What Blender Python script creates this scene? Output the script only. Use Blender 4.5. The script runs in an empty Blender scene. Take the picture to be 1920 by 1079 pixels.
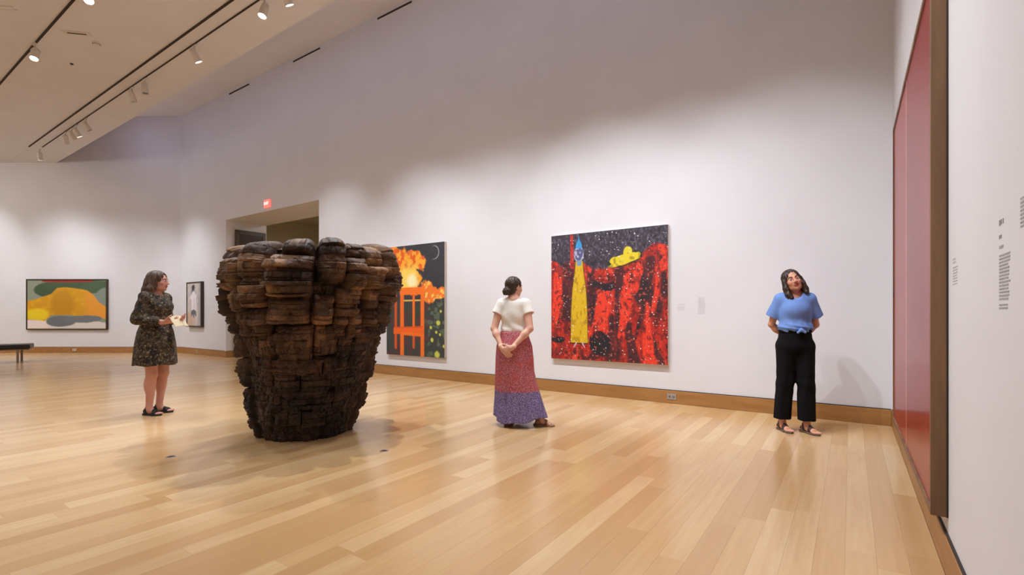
import bpy, math, random
import numpy as np
from mathutils import Vector, Matrix
S = bpy.context.scene
COL = S.collection
# ------------------------------------------------------------------ camera
YAW = math.radians(34.55)
CR = np.array([math.cos(YAW), math.sin(YAW)]); CF = np.array([-math.sin(YAW), math.cos(YAW)])
FPX = 922.0; HZ = 588.0; CH = 1.2
cd = bpy.data.cameras.new('camera'); cam = bpy.data.objects.new('camera', cd); COL.objects.link(cam)
cd.sensor_width = 36; cd.lens = FPX / 1920 * 36; cd.shift_y = (HZ - 539.5) / 1920; cd.clip_end = 200
cam.location = (0, 0, CH); cam.rotation_euler = (math.pi / 2, 0, YAW); S.camera = cam
# ------------------------------------------------------------------ view, world
S.view_settings.view_transform = 'Standard'; S.view_settings.look = 'None'
S.view_settings.exposure = 0.08; S.view_settings.gamma = 1.0
try: S.view_settings.use_curve_mapping = False
except Exception: pass
S.cycles.use_denoising = True; S.cycles.max_bounces = 8; S.cycles.diffuse_bounces = 5
S.cycles.sample_clamp_indirect = 6
wd = bpy.data.worlds.new('world'); S.world = wd; wd.use_nodes = True
wd.node_tree.nodes['Background'].inputs[0].default_value = (.5, .6, .8, 1)
wd.node_tree.nodes['Background'].inputs[1].default_value = .2
# ------------------------------------------------------------------ large lights
def area(name, loc, target, sx, sy, power, color, spread=180):
    l = bpy.data.lights.new(name, 'AREA'); l.shape = 'RECTANGLE'; l.size = sx; l.size_y = sy
    l.energy = power; l.color = color; l.spread = math.radians(spread)
    o = bpy.data.objects.new(name, l); COL.objects.link(o); o.location = loc
    o.rotation_euler = (Vector(target) - Vector(loc)).to_track_quat('-Z', 'Y').to_euler()
    return o
def spot(name, loc, target, power, deg, color=(1, .93, .84), blend=.6, rad=.035):
    l = bpy.data.lights.new(name, 'SPOT'); l.energy = power; l.spot_size = math.radians(deg)
    l.spot_blend = blend; l.color = color; l.shadow_soft_size = rad
    o = bpy.data.objects.new(name, l); COL.objects.link(o); o.location = loc
    o.rotation_euler = (Vector(target) - Vector(loc)).to_track_quat('-Z', 'Y').to_euler()
    return o
FY_ = 4.465
COOL = (.62, .70, 1.0); NEUT = (.885, .935, 1.0); WARM = (1, .96, .92)
# added cool fill hidden behind the lowered ceiling's edge, tinting the tall slot
area('upper_fill', (-9.0, FY_ + .03, 6.55), (-9.0, 8.0, 5.2), 17.0, .5, 30, COOL, 115)
area('upper_fill_left', (-17.2, FY_ + .05, 6.3), (-18.0, 6.0, 6.2), 1.6, .5, 3.2, (.45, .5, 1.0))  # added blue fill for the tint high on the left wall
# added area fills over the unseen hall, behind the camera and at left
area('hall_fill_back', (-9, -1.5, 5.7), (-9, -1.5, 0), 12, 5, 210, NEUT)
area('hall_fill_left', (-20, -1, 5.7), (-19, 2, 0), 7, 4, 330, WARM)
area('passage_fill', (-11, 9.6, 4.3), (-11, 9.6, 0), 1.5, 1.5, 90, WARM)  # added fill that brightens the passage, no fitting behind it
TRACK = 3.84
LAMPS = []       # (x, y, target, watts, cone, lit)
for x, tx, w in ((-.9, -.7, 250), (-1.9, -1.9, 300), (-3.3, -2.9, 420), (-4.4, -4.3, 250), (-5.4, -5.4, 250), (-6.46, -6.6, 380),  # all but the last here are added, unseen lamps that light the wall
                 (-9.22, -9.0, 330), (-15.5, -15.6, 260)):
    LAMPS.append((x, TRACK, (tx, 6.6, .8), w * 1.15, 68, True))
LAMPS += [(-15.85, TRACK, (-16.4, 6.2, 1.5), 200, 70, True), (-16.35, TRACK, (-18.2, 5.5, .6), 150, 80, True),
          (-18.7, TRACK, (-19.6, 4.6, .3), 60, 60, True), (-14.8, TRACK, (-14.2, 6.6, 1.0), 0, 60, False),
          (-12.0, TRACK, (-12.3, 5.6, 0.0), 0, 60, False), (-11.35, TRACK, (-11.2, 4.2, 0.0), 0, 60, False),
          (-4.1, TRACK, (-4.5, 2.4, 0.4), 480, 75, True), (-5.9, TRACK, (-4.9, 2.6, 0.4), 400, 75, True),  # these and the next lamp are added out of view for light
          (-2.4, TRACK, (-2.2, 3.4, 0.0), 300, 90, True), (-7.01, TRACK, (-6.9, 2.3, .2), 380, 80, True)]
TRACK3 = 2.284
LAMPS += [(-17.5, TRACK3, (-19.6, 4.6, 1.2), 430, 75, True), (-19.5, TRACK3, (-22.5, 2.7, 1.2), 300, 75, True), (-11.4, TRACK3, (-9.6, 1.2, 0.2), 420, 85, True), (-8.7, TRACK3, (-6.3, 1.9, .6), 280, 80, True),  # first pair added out of view to light the left wall
          (-2.6, TRACK3, (.37, 4.2, 1.5), 420, 80, True), (-2.1, .6, (.37, 1.9, 1.4), 240, 80, True),  # these and the ones below are added, unseen lamps
          (-3.6, TRACK3, (-4.3, 2.7, 1.0), 170, 60, True), (-1.9, TRACK3, (-.6, 3.6, .3), 280, 80, True)]

# ------------------------------------------------------------------ helpers
def link(o, parent=None):
    COL.objects.link(o)
    if parent is not None: o.parent = parent
    return o
def tag(o, label=None, cat=None, group=None, kind=None):
    if label: o['label'] = label
    if cat: o['category'] = cat
    if group: o['group'] = group
    if kind: o['kind'] = kind
    return o
def empty(name, loc=(0, 0, 0), rz=0.0):
    o = bpy.data.objects.new(name, None); link(o); o.location = loc; o.rotation_euler = (0, 0, rz); o.empty_display_size = .1
    return o
class MB:
    def __init__(s): s.v = []; s.f = []
    def add(s, vs, fs):
        n = len(s.v); s.v += [tuple(map(float, v)) for v in vs]; s.f += [tuple(i + n for i in f) for f in fs]; return s
    def box(s, x0, x1, y0, y1, z0, z1, M=None):
        vs = [(x, y, z) for z in (z0, z1) for y in (y0, y1) for x in (x0, x1)]
        if M is not None: vs = [tuple(M @ Vector(v)) for v in vs]
        return s.add(vs, [(0, 2, 3, 1), (4, 5, 7, 6), (0, 1, 5, 4), (2, 6, 7, 3), (0, 4, 6, 2), (1, 3, 7, 5)])
    def lathe(s, prof, n=20, M=None):
        vs = []; fs = []
        for r, z in prof:
            for k in range(n):
                a = 2 * math.pi * k / n; vs.append((r * math.cos(a), r * math.sin(a), z))
        if M is not None: vs = [tuple(M @ Vector(v)) for v in vs]
        m = len(prof)
        for j in range(m - 1):
            for k in range(n): fs.append((j * n + k, j * n + (k + 1) % n, (j + 1) * n + (k + 1) % n, (j + 1) * n + k))
        fs.append(tuple(range(n))[::-1]); fs.append(tuple((m - 1) * n + k for k in range(n)))
        return s.add(vs, fs)
    def tube(s, pts, r, n=8):
        pts = [Vector(p) for p in pts]; vs = []; fs = []
        for i, p in enumerate(pts):
            d = (pts[min(i + 1, len(pts) - 1)] - pts[max(i - 1, 0)]).normalized()
            q = d.to_track_quat('Z', 'Y')
            for k in range(n):
                a = 2 * math.pi * k / n; vs.append(tuple(p + q @ Vector((r * math.cos(a), r * math.sin(a), 0))))
        for j in range(len(pts) - 1):
            for k in range(n): fs.append((j * n + k, j * n + (k + 1) % n, (j + 1) * n + (k + 1) % n, (j + 1) * n + k))
        fs.append(tuple(range(n))[::-1]); fs.append(tuple((len(pts) - 1) * n + k for k in range(n)))
        return s.add(vs, fs)
    def build(s, name, mat, parent=None, bevel=0, smooth=False, seg=2):
        me = bpy.data.meshes.new(name); me.from_pydata(s.v, [], s.f); me.update()
        o = bpy.data.objects.new(name, me); link(o, parent)
        if mat: me.materials.append(mat)
        if smooth: me.polygons.foreach_set('use_smooth', [True] * len(me.polygons))
        if bevel:
            b = o.modifiers.new('bevel', 'BEVEL'); b.width = bevel; b.segments = seg; b.limit_method = 'ANGLE'; b.angle_limit = math.radians(40)
        return o
def np_mesh(name, V, Q, mat, parent=None, smooth=True, colors=None):
    me = bpy.data.meshes.new(name); V = np.asarray(V, np.float32); Q = np.asarray(Q, np.int32)
    me.vertices.add(len(V)); me.vertices.foreach_set('co', V.ravel())
    k = Q.shape[1]; me.loops.add(Q.size); me.loops.foreach_set('vertex_index', Q.ravel())
    me.polygons.add(len(Q)); me.polygons.foreach_set('loop_start', np.arange(0, Q.size, k, dtype=np.int32))
    me.polygons.foreach_set('loop_total', np.full(len(Q), k, np.int32))
    me.polygons.foreach_set('use_smooth', np.full(len(Q), smooth, bool))
    me.update(calc_edges=True)
    if colors is not None:
        at = me.color_attributes.new('Col', 'FLOAT_COLOR', 'POINT')
        c = np.ones((len(V), 4), np.float32); c[:, :3] = colors; at.data.foreach_set('color', c.ravel())
    o = bpy.data.objects.new(name, me); link(o, parent)
    if mat: me.materials.append(mat)
    return o
def lin(c):
    c = np.asarray(c, float) / 255.0
    return np.where(c <= .04045, c / 12.92, ((c + .055) / 1.055) ** 2.4)
def rgb(*c): return tuple(lin(c)) + (1.0,)

# ------------------------------------------------------------------ materials
def mat(name, color=(.8, .8, .8, 1), rough=.5, metal=0.0, emit=None, estr=0.0, spec=None, coat=0.0):
    m = bpy.data.materials.new(name); m.use_nodes = True; b = m.node_tree.nodes['Principled BSDF']
    b.inputs['Base Color'].default_value = color; b.inputs['Roughness'].default_value = rough; b.inputs['Metallic'].default_value = metal
    if spec is not None: b.inputs['Specular IOR Level'].default_value = spec
    if coat: b.inputs['Coat Weight'].default_value = coat; b.inputs['Coat Roughness'].default_value = .1
    if emit: b.inputs['Emission Color'].default_value = emit; b.inputs['Emission Strength'].default_value = estr
    return m
class NT:
    def __init__(s, m): s.m = m; s.t = m.node_tree; s.b = s.t.nodes['Principled BSDF']
    def n(s, typ, **kw):
        x = s.t.nodes.new(typ)
        for k, v in kw.items():
            if k in x.inputs: x.inputs[k].default_value = v
            else: setattr(x, k, v)
        return x
    def l(s, a, b): s.t.links.new(a, b)
    def pos(s, scale=(1, 1, 1), obj=True):
        mp = s.n('ShaderNodeMapping'); mp.inputs['Scale'].default_value = scale
        if obj: c = s.n('ShaderNodeTexCoord'); s.l(c.outputs['Object'], mp.inputs[0])
        else: c = s.n('ShaderNodeNewGeometry'); s.l(c.outputs['Position'], mp.inputs[0])
        return mp.outputs[0]
    def noise(s, vec, scale=5, detail=4, rough=.5):
        x = s.n('ShaderNodeTexNoise', Scale=scale, Detail=detail, Roughness=rough); s.l(vec, x.inputs['Vector']); return x.outputs['Fac']
    def ramp(s, fac, stops, const=False):
        r = s.n('ShaderNodeValToRGB'); s.l(fac, r.inputs[0]); e = r.color_ramp.elements
        if const: r.color_ramp.interpolation = 'CONSTANT'
        while len(e) < len(stops): e.new(.5)
        for i, (p, c) in enumerate(stops): e[i].position = p; e[i].color = c
        return r.outputs[0]
    def mix(s, fac, a, b, mode='MIX'):
        x = s.n('ShaderNodeMix', data_type='RGBA', blend_type=mode)
        for sock, v in ((x.inputs[0], fac), (x.inputs[6], a), (x.inputs[7], b)):
            if hasattr(v, 'is_linked') or hasattr(v, 'links'): s.l(v, sock)
            else: sock.default_value = v
        return x.outputs[2]
    def bump(s, h, strength=.3, dist=.01):
        x = s.n('ShaderNodeBump', Strength=strength, Distance=dist); s.l(h, x.inputs['Height']); s.l(x.outputs[0], s.b.inputs['Normal'])
    def col(s, c): s.l(c, s.b.inputs['Base Color'])
def attr_mat(name, rough=.6, bumps=(60, .15, .002), spec=None):
    m = mat(name, rough=rough, spec=spec); t = NT(m); a = t.n('ShaderNodeAttribute', attribute_name='Col'); t.col(a.outputs['Color'])
    if bumps: t.bump(t.noise(t.pos(), bumps[0], 3), bumps[1], bumps[2])
    return m
M = {}
def plaster(name, c, rough=.6):
    m = mat(name, rgb(*c), rough); t = NT(m); p = t.pos(obj=False)
    t.col(t.ramp(t.noise(p, 1.3, 3), [(.3, rgb(*[v - 3 for v in c])), (.7, rgb(*[min(255, v + 2) for v in c]))]))
    t.bump(t.noise(p, 160, 2), .05, .001); return m
M['wall'] = plaster('wall_paint', (219, 217, 220))
M['ceil'] = plaster('ceiling_paint', (230, 228, 228), .8)
M['passage'] = plaster('passage_paint', (196, 186, 160), .8)
def wood(name, c1, c2, axis, rough=.35, scale=9, coat=0.0, obj=True):
    m = mat(name, rough=rough, coat=coat); t = NT(m)
    sc = {'x': (.12, 1, 1), 'y': (1, .12, 1), 'z': (1, 1, .12)}[axis]; p = t.pos(sc, obj)
    f = t.noise(p, scale, 6, .6); t.col(t.ramp(f, [(.3, rgb(*c1)), (.7, rgb(*c2))])); t.bump(f, .08, .002); return m
M['base'] = wood('baseboard_oak', (148, 102, 54), (172, 124, 72), 'x', .4, 14, obj=False)
M['base_y'] = wood('baseboard_oak_side', (148, 102, 54), (172, 124, 72), 'y', .4, 14, obj=False)
M['walnut'] = wood('walnut', (84, 56, 34), (140, 104, 70), 'z', .45, 5)
M['darkwood'] = wood('dark_frame_wood', (46, 34, 24), (74, 56, 40), 'z', .45, 12)
M['black'] = mat('black_metal', rgb(40, 34, 32), .5)
M['slot'] = mat('dark_slot', rgb(52, 40, 34), .8)
M['white_metal'] = mat('white_lamp_enamel', rgb(222, 214, 204), .4)
M['lens'] = mat('lamp_lens', rgb(255, 250, 240), .4, emit=(1, .93, .85, 1), estr=14)
M['lens_off'] = mat('lamp_lens_unlit', rgb(60, 55, 50), .3)
M['leather'] = mat('black_leather', rgb(30, 26, 24), .4)
M['steel'] = mat('brushed_steel', rgb(150, 135, 118), .35, .8)
M['canvas_edge'] = mat('canvas_edge', rgb(214, 204, 190), .8)
M['ink'] = mat('grey_vinyl_ink', rgb(176, 173, 176), .6)
M['ink_dark'] = mat('dark_vinyl_ink', rgb(146, 144, 146), .6)
M['plate'] = mat('outlet_plate', rgb(176, 158, 136), .5)
M['exit'] = mat('exit_red', rgb(225, 110, 100), .5, emit=(1, .25, .2, 1), estr=.7)
M['exit_white'] = mat('exit_letters', rgb(255, 250, 245), .5, emit=(1, .85, .8, 1), estr=1.2)
M['glass'] = mat('dark_glass', rgb(70, 62, 60), .15)
M['slab'] = mat('subfloor', rgb(110, 78, 48), .8)
# floor boards
m = mat('floor_board', rough=.3); t = NT(m); a = t.n('ShaderNodeAttribute', attribute_name='tone'); M['board'] = m
c = t.ramp(a.outputs['Fac'], [(0, rgb(188, 149, 103)), (.35, rgb(199, 162, 115)), (.7, rgb(205, 171, 125)), (1, rgb(213, 182, 138))])
mp = t.n('ShaderNodeMapping'); mp.inputs['Scale'].default_value = (1, .05, 1)
cb = t.n('ShaderNodeCombineXYZ'); t.l(a.outputs['Fac'], cb.inputs[2]); g = t.n('ShaderNodeNewGeometry')
va = t.n('ShaderNodeVectorMath', operation='MULTIPLY_ADD'); t.l(cb.outputs[0], va.inputs[0]); va.inputs[1].default_value = (0, 0, 37); t.l(g.outputs['Position'], va.inputs[2])
t.l(va.outputs[0], mp.inputs[0])
gr = t.noise(mp.outputs[0], 34, 6, .65); gr2 = t.noise(mp.outputs[0], 7, 3)
c = t.mix(t.ramp(gr, [(.35, (.0, .0, .0, 1)), (.8, (.42, .42, .42, 1))]), c, rgb(176, 132, 84))
c = t.mix(t.ramp(gr2, [(.45, (.0, .0, .0, 1)), (.75, (.3, .3, .3, 1))]), c, rgb(192, 152, 104)); t.col(c)
t.l(t.ramp(gr2, [(.3, (.17, .17, .17, 1)), (.7, (.26, .26, .26, 1))]), t.b.inputs['Roughness']); t.bump(gr, .04, .001)

# ------------------------------------------------------------------ room
WY, WX = 6.6, .372; ZL, ZH = 5.79, 7.2; FY = 4.465
DX0, DX1, DZ, DY = -13.94, -9.78, 3.74, 7.7
CX, CYc = -16.8, 6.6
lw = Vector((-CR[0], -CR[1], 0))
def wallobj(name, mb, m, **k): return tag(mb.build(name, m, **k), kind='structure')
floor = wallobj('floor', MB().box(-36, 1.2, -6.4, 12, -.12, -.02), M['slab'])
mb = MB().box(-17.4, DX0, WY, DY, 0, ZH).box(DX1, .8, WY, DY, 0, ZH).box(DX0, DX1, WY, DY, DZ, ZH)
wallobj('wall_back', mb, M['wall'])
wallobj('wall_right', MB().box(WX, WX + .3, -6.2, WY, 0, ZH), M['wall'])
Mleft = Matrix.Translation((CX, CYc, 0)) @ Matrix.Rotation(YAW, 4, 'Z')   # local -x runs along the wall, +y is behind it
wallobj('wall_left', MB().box(-22.5, .25, 0, .3, 0, ZH, Mleft), M['wall'])
wallobj('wall_front', MB().box(-36, .8, -6.4, -6.1, 0, ZH), M['wall'])
wallobj('ceiling', MB().box(-36, .8, -6.4, FY, ZL, ZH + .2), M['ceil'])
wallobj('ceiling_upper', MB().box(-36, .8, FY, DY, ZH, ZH + .2), M['ceil'])
wallobj('wall_passage', MB().box(-17.4, -7, 11.6, 11.8, 0, 4.6).box(-17.4, -17.2, DY, 11.6, 0, 4.6).box(-7.2, -7, DY, 11.6, 0, 4.6), M['passage'])
wallobj('ceiling_passage', MB().box(-17.4, -7, DY, 11.8, 4.6, 4.7), M['passage'])
def baseb(name, x0, x1, y0, y1, m, Mx=None):
    b = MB().box(x0, x1, y0, y1, 0, .172, Mx)
    o = wallobj(name, b, m, bevel=.004); e = .004
    MB().box(x0 + (e if x1 - x0 < .1 else 0), x1 - (e if name == 'baseboard_back' else 0), y0 + (e if y1 - y0 < .1 else 0), y1, .172, .181, Mx).build('gap_shade_strip', M['slot'], o); return o  # dark strip put in for the shade of the gap above the board
baseb('baseboard_back', DX1, WX - .014, WY - .016, WY, M['base'])
baseb('baseboard_back.001', CX, DX0, WY - .016, WY, M['base'])
baseb('baseboard_right', WX - .014, WX, -6, WY - .016, M['base_y'])
baseb('baseboard_left', -22, -.01, -.016, 0, M['base'], Mleft)
baseb('baseboard_passage', DX0, DX0 + .016, WY, DY, M['base_y'])
tag(MB().box(DX0 - .06, DX0, WY - .02, WY, .172, DZ).build('trim_1', M['wall']), kind='structure')
# shadow gap round the passage opening, long dark air slots high on the back wall
def slotx(px0, px1, z, n):
    def xat(px):
        k = (px - 960) / FPX; d = CF + k * CR; return d[0] * (WY / d[1])
    o = empty('air_slot', ((xat(px0) + xat(px1)) / 2, WY, z)); w = (xat(px1) - xat(px0)) / 2
    MB().box(-w, w, -.006, .0, -.022, .022).build('slot_opening', M['slot'], o)
    MB().box(-w - .02, w + .02, -.01, 0, .022, .03).box(-w - .02, w + .02, -.01, 0, -.03, -.022).build('slot_frame', M['white_metal'], o)
    tag(o, n, 'air vent', 'air slots high on the back wall')
slotx(430, 467, 7.11, 'farthest of the three dark linear air slots high on the tall wall')
slotx(550, 600, 7.11, 'middle of the three dark linear air slots high on the tall wall')
slotx(708, 772, 7.11, 'nearest of the three dark linear air slots high on the tall wall')

# ------------------------------------------------------------------ floor boards
rnd = random.Random(5); PW = .127
def camc(x, y): return x * CR[0] + y * CR[1], x * CF[0] + y * CF[1]
boards = []
xr = WX - .014
while xr > -35.5:
    xl = xr - PW; y = -6.1 - rnd.random() * 1.2
    ymax = 11.6 if -17 < xl < -7.4 else WY
    while y < ymax:
        L = rnd.choice((.7, 1.0, 1.3, 1.6, 2.0, 2.4)) * rnd.uniform(.9, 1.15); y1 = min(y + L, ymax)
        if y1 > -6.1:
            X, Y = camc((xl + xr) / 2, (y + y1) / 2)
            vis = Y > 1.6 and abs(X / Y) < 1.12 and y1 < WY + .1
            boards.append(((Y if vis else 99 + abs(Y)), xl, xr, max(y, -6.1), y1, rnd.random()))
        y = y1
    xr = xl
boards.sort()
g_ = .0002
BF = [(0, 1, 2, 3), (4, 5, 1, 0), (5, 6, 2, 1), (6, 7, 3, 2), (7, 4, 0, 3), (8, 9, 5, 4), (9, 10, 6, 5), (10, 11, 7, 6), (11, 8, 4, 7)]
def board_verts(w, l):
    e = .0004
    r0 = [(e, e), (w - e, e), (w - e, l - e), (e, l - e)]; r1 = [(g_, g_), (w - g_, g_), (w - g_, l - g_), (g_, l - g_)]
    return [(a, b, 0) for a, b in r0] + [(a, b, -.0002) for a, b in r1] + [(a, b, -.02) for a, b in r1]
def tone_attr(me, vals):
    at = me.attributes.new('tone', 'FLOAT', 'POINT'); at.data.foreach_set('value', vals)
for d, xl, xr, y0, y1, tn in boards[:300]:
    me = bpy.data.meshes.new('plank'); me.from_pydata(board_verts(xr - xl, y1 - y0), [], BF); tone_attr(me, [tn] * 12)
    me.materials.append(M['board']); o = bpy.data.objects.new('plank', me); link(o, floor); o.location = (xl, y0, 0)
vv = []; ff = []; tt = []
for d, xl, xr, y0, y1, tn in boards[300:]:
    n = len(vv); vv += [(a + xl, b + y0, c_) for a, b, c_ in board_verts(xr - xl, y1 - y0)]; ff += [tuple(i + n for i in f) for f in BF]; tt += [tn] * 12
me = bpy.data.meshes.new('distant_planks'); me.from_pydata(vv, [], ff); tone_attr(me, tt); me.materials.append(M['board'])
o = bpy.data.objects.new('distant_planks', me); link(o, floor); tag(o, kind='stuff')

# ------------------------------------------------------------------ numpy noise
def vnoise(x, y, seed=0):
    xi = np.floor(x).astype(np.int64); yi = np.floor(y).astype(np.int64); fx = x - xi; fy = y - yi
    def h(a, b):
        n = (a * 374761393 + b * 668265263 + seed * 974634777) & 0xffffffff
        n = ((n ^ (n >> 13)) * 1274126177) & 0xffffffff
        return ((n ^ (n >> 16)) & 0xffff) / 65535.0
    fx = fx * fx * (3 - 2 * fx); fy = fy * fy * (3 - 2 * fy)
    return (h(xi, yi) * (1 - fx) + h(xi + 1, yi) * fx) * (1 - fy) + (h(xi, yi + 1) * (1 - fx) + h(xi + 1, yi + 1) * fx) * fy
def fbm(x, y, seed=0, o=4):
    s = 0; a = .5
    for i in range(o): s = s + a * vnoise(x * 2 ** i, y * 2 ** i, seed + i * 7); a *= .5
    return s / (1 - .5 ** o)
def sstep(a, b, x): t_ = np.clip((x - a) / (b - a), 0, 1); return t_ * t_ * (3 - 2 * t_)
def lay(img, c, m_): m_ = np.clip(m_, 0, 1)[..., None]; return img * (1 - m_) + lin(c) * m_

# ------------------------------------------------------------------ the cedar vessel
def vessel():
    root = empty('carved_vessel', (-4.522, 2.898, 0))
    tag(root, 'huge dark brown vessel carved from stacked cedar beams standing on the wooden floor', 'sculpture')
    th0 = math.atan2(-2.918, 4.614)            # direction towards the camera
    R_ = np.random.RandomState(11)
    # outer profile (radius, height), then over the rim and into the hollow
    prof = [(.42, 0), (.455, .10), (.505, .30), (.555, .55), (.60, .78), (.63, .95), (.645, 1.10), (.675, 1.25), (.70, 1.42), (.705, 1.55), (.695, 1.66),
            (.66, 1.775), (.54, 1.79), (.49, 1.72), (.44, 1.60), (.38, 1.40), (.2, 1.34), (.01, 1.33)]
    P = np.array(prof); seg = np.r_[0, np.cumsum(np.hypot(*np.diff(P, axis=0).T))]
    NS, NT_ = 400, 1000
    smax = seg[-1]; s = np.r_[np.linspace(0, seg[12], 345, endpoint=False), np.linspace(seg[12], smax, 55)]
    pr = np.interp(s, seg, P[:, 0]); pz = np.interp(s, seg, P[:, 1])
    ker = np.ones(9) / 9
    for _ in range(2):
        pr2 = np.convolve(np.pad(pr, 4, 'edge'), ker, 'valid'); pz2 = np.convolve(np.pad(pz, 4, 'edge'), ker, 'valid'); pr, pz = pr2, pz2
    pz[0] = 0
    tr = np.gradient(pr, s); tz = np.gradient(pz, s); ln = np.hypot(tr, tz); nr = tz / ln; nz = -tr / ln
    S_, PH = np.meshgrid(s, np.linspace(-math.pi, math.pi, NT_, endpoint=False), indexing='ij')
    # cells: (phi centre, s centre, half phi, half s, bulge, power)
    cells = []
    def sz(z): return float(np.interp(z, P[:12, 1], seg[:12]))
    def C(x0, x1, ytop, ybot, b):            # numbers read off the view from the front
        f = lambda x: math.asin(max(-.985, min(.985, (x - 465) / 440)))
        z = lambda y: 1.2 - ((420 + y / 2.4525) - 588) / 922 * 4.25
        a, c_ = f(x0), f(x1); zt = min(z(ytop), 1.80); zb = max(z(ybot), -.02)
        st = sz(zt) if zt < 1.72 else seg[12] + .06
        cells.append(((a + c_) / 2, (st + sz(zb)) / 2, (c_ - a) / 2, (st - sz(zb)) / 2, b))
    front = [(25, 110, 150, 300, .12), (100, 232, 95, 250, .13), (120, 235, 240, 385, .11), (60, 130, 290, 400, .09),
             (236, 450, 150, 332, .19), (285, 445, 60, 152, .12), (462, 598, 105, 270, .15), (590, 692, 150, 300, .15), (560, 690, 290, 420, .12),
             (450, 600, 55, 108, .08), (600, 700, 60, 160, .10), (700, 790, 180, 290, .15), (690, 800, 70, 180, .10), (780, 850, 120, 240, .14),
             (845, 885, 160, 300, .13), (785, 860, 235, 345, .13), (715, 790, 285, 390, .10), (722, 800, 388, 475, .10), (800, 880, 340, 450, .09),
             (225, 442, 334, 458, .12), (452, 562, 325, 462, .11), (135, 235, 380, 515, .09), (565, 640, 415, 520, .07), (640, 725, 400, 530, .08),
             (725, 850, 470, 560, .055), (258, 468, 470, 632, .075), (470, 610, 470, 610, .07), (165, 262, 510, 610, .055), (610, 700, 520, 640, .05),
             (700, 830, 555, 660, .05), (225, 540, 632, 700, .05), (540, 700, 620, 720, .045), (165, 228, 610, 760, .045), (235, 400, 700, 790, .045),
             (400, 600, 700, 800, .045), (600, 790, 660, 770, .04), (270, 490, 790, 880, .04), (180, 275, 760, 900, .04), (490, 640, 800, 900, .04),
             (640, 760, 770, 880, .04), (215, 420, 880, 960, .03), (420, 610, 890, 970, .03), (610, 730, 880, 960, .03), (75, 140, 395, 520, .075), (100, 172, 515, 620, .05), (810, 875, 440, 540, .06)]
    for f in front: C(*f[:4], f[4] * (1.3 if f[2] < 460 else .85))
    z = 0.0; rows = [(0, .2, .035), (.2, .48, .045), (.48, .76, .05), (.76, .98, .06), (.98, 1.2, .08), (1.2, 1.46, .11), (1.46, 1.72, .11)]
    for z0, z1, b in rows:
        a = 1.36
        while a < 2 * math.pi - 1.42:
            w = R_.uniform(.22, .42) if z0 > .8 else R_.uniform(.35, .6)
            a1 = min(a + w, 2 * math.pi - 1.36)
            j0, j1 = R_.uniform(-.03, .03, 2)
            s0 = sz(max(z0 + j0, 0)); s1 = sz(min(z1 + j1, 1.7)) if z1 < 1.7 else seg[12] + .06
            c_ = (a + a1) / 2; c_ = c_ - 2 * math.pi if c_ > math.pi else c_
            cells.append((c_, (s0 + s1) / 2, (a1 - a) / 2, (s1 - s0) / 2, b * (R_.uniform(1.0, 1.5) if z0 > .9 else R_.uniform(.6, 1.1)))); a = a1
    a = -math.pi                                # inner rim lumps
    while a < math.pi - .1:
        w = R_.uniform(.3, .5); cells.append((a + w / 2, seg[12] + .19, w / 2, .09, .05)); a += w
    # horizontal beam layers
    zb = [0.0]
    while zb[-1] < 2.2: zb.append(zb[-1] + R_.choice([.028, .036, .045, .05, .06]))
    zb = np.array(zb); layer = np.searchsorted(zb, pz, side='right') - 1
    LY = np.repeat(layer[:, None], NT_, 1)
    zfrac = (pz - zb[layer]) / (zb[layer + 1] - zb[layer])
    jit = (R_.rand(len(zb), 64) - .5)
    best = np.full(S_.shape, -.035); own = np.full(S_.shape, -1, np.int32)
    for i, (pc, sc, hp, hs, b) in enumerate(cells):
        dphi = (PH - pc + math.pi) % (2 * math.pi) - math.pi
        lj = jit[LY % len(zb), i % 64]
        u = (dphi + lj * .05 * hp) / (hp * .985)
        vq = (zb[np.clip(LY, 0, len(zb) - 2)] + .02 - np.interp(sc, s, pz)) if False else (S_ - sc)
        v = vq / (hs * 1.03)
        inside = (np.abs(u) < 1) & (np.abs(v) < 1)
        q = np.clip(1 - np.abs(u) ** 3.4, 0, 1) ** .55 * np.clip(1 - np.abs(v) ** 4.5, 0, 1) ** .5
        d = b * q * (1 + .16 * lj * 2) + .10 * b * (jit[(LY * 7 + 3) % len(zb), (i + 9) % 64])
        upd = inside & (d > best); best[upd] = d[upd]; own[upd] = i
    rr = pr[:, None]
    # saw-cut tiles: every beam end has its own offset and slope
    arc = (PH * .8)
    tw = .14 + .12 * jit[LY % len(zb), 5]
    off = jit[(LY * 3) % len(zb), 17] * 3.1
    tu = arc / tw + off; ti = np.floor(tu); tf = tu - ti - .5
    def hh(a, b, sd):
        n = (a.astype(np.int64) * 73856093 ^ b.astype(np.int64) * 19349663 ^ sd * 83492791) & 0xffffff
        n = (n * 1103515245 + 12345) & 0x7fffffff
        return (n >> 8 & 0xffff) / 65535.0
    h1 = hh(ti, LY, 1); h2 = hh(ti, LY, 2); h3 = hh(ti, LY, 3); h4 = hh(ti, LY, 4)
    amp = np.interp(pz, [0, .9, 1.2, 1.9], [.020, .020, .018, .018])[:, None]
    lim = np.where(S_ > seg[12] + .2, .4, 1)
    lamp_ = (jit[LY % len(zb), 21]); disp = best + amp * lim * ((h1 - .5) * .8 + (h2 - .5) * 1.6 * tf) + .018 * lamp_ + (h3 - .5) * .02 * (zfrac[:, None] - .5)
    fb = fbm(PH * 3 + 10, S_ * 4, 3, 3); disp += (fb - .5) * .05
    fc = fbm(PH * 16, S_ * 22, 9, 2); disp += (fc - .5) * .014
    gro = np.exp(-((zfrac - 0) / .10) ** 2) + np.exp(-((1 - zfrac) / .10) ** 2)
    disp -= .010 * gro[:, None] * (.3 + h4)
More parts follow.
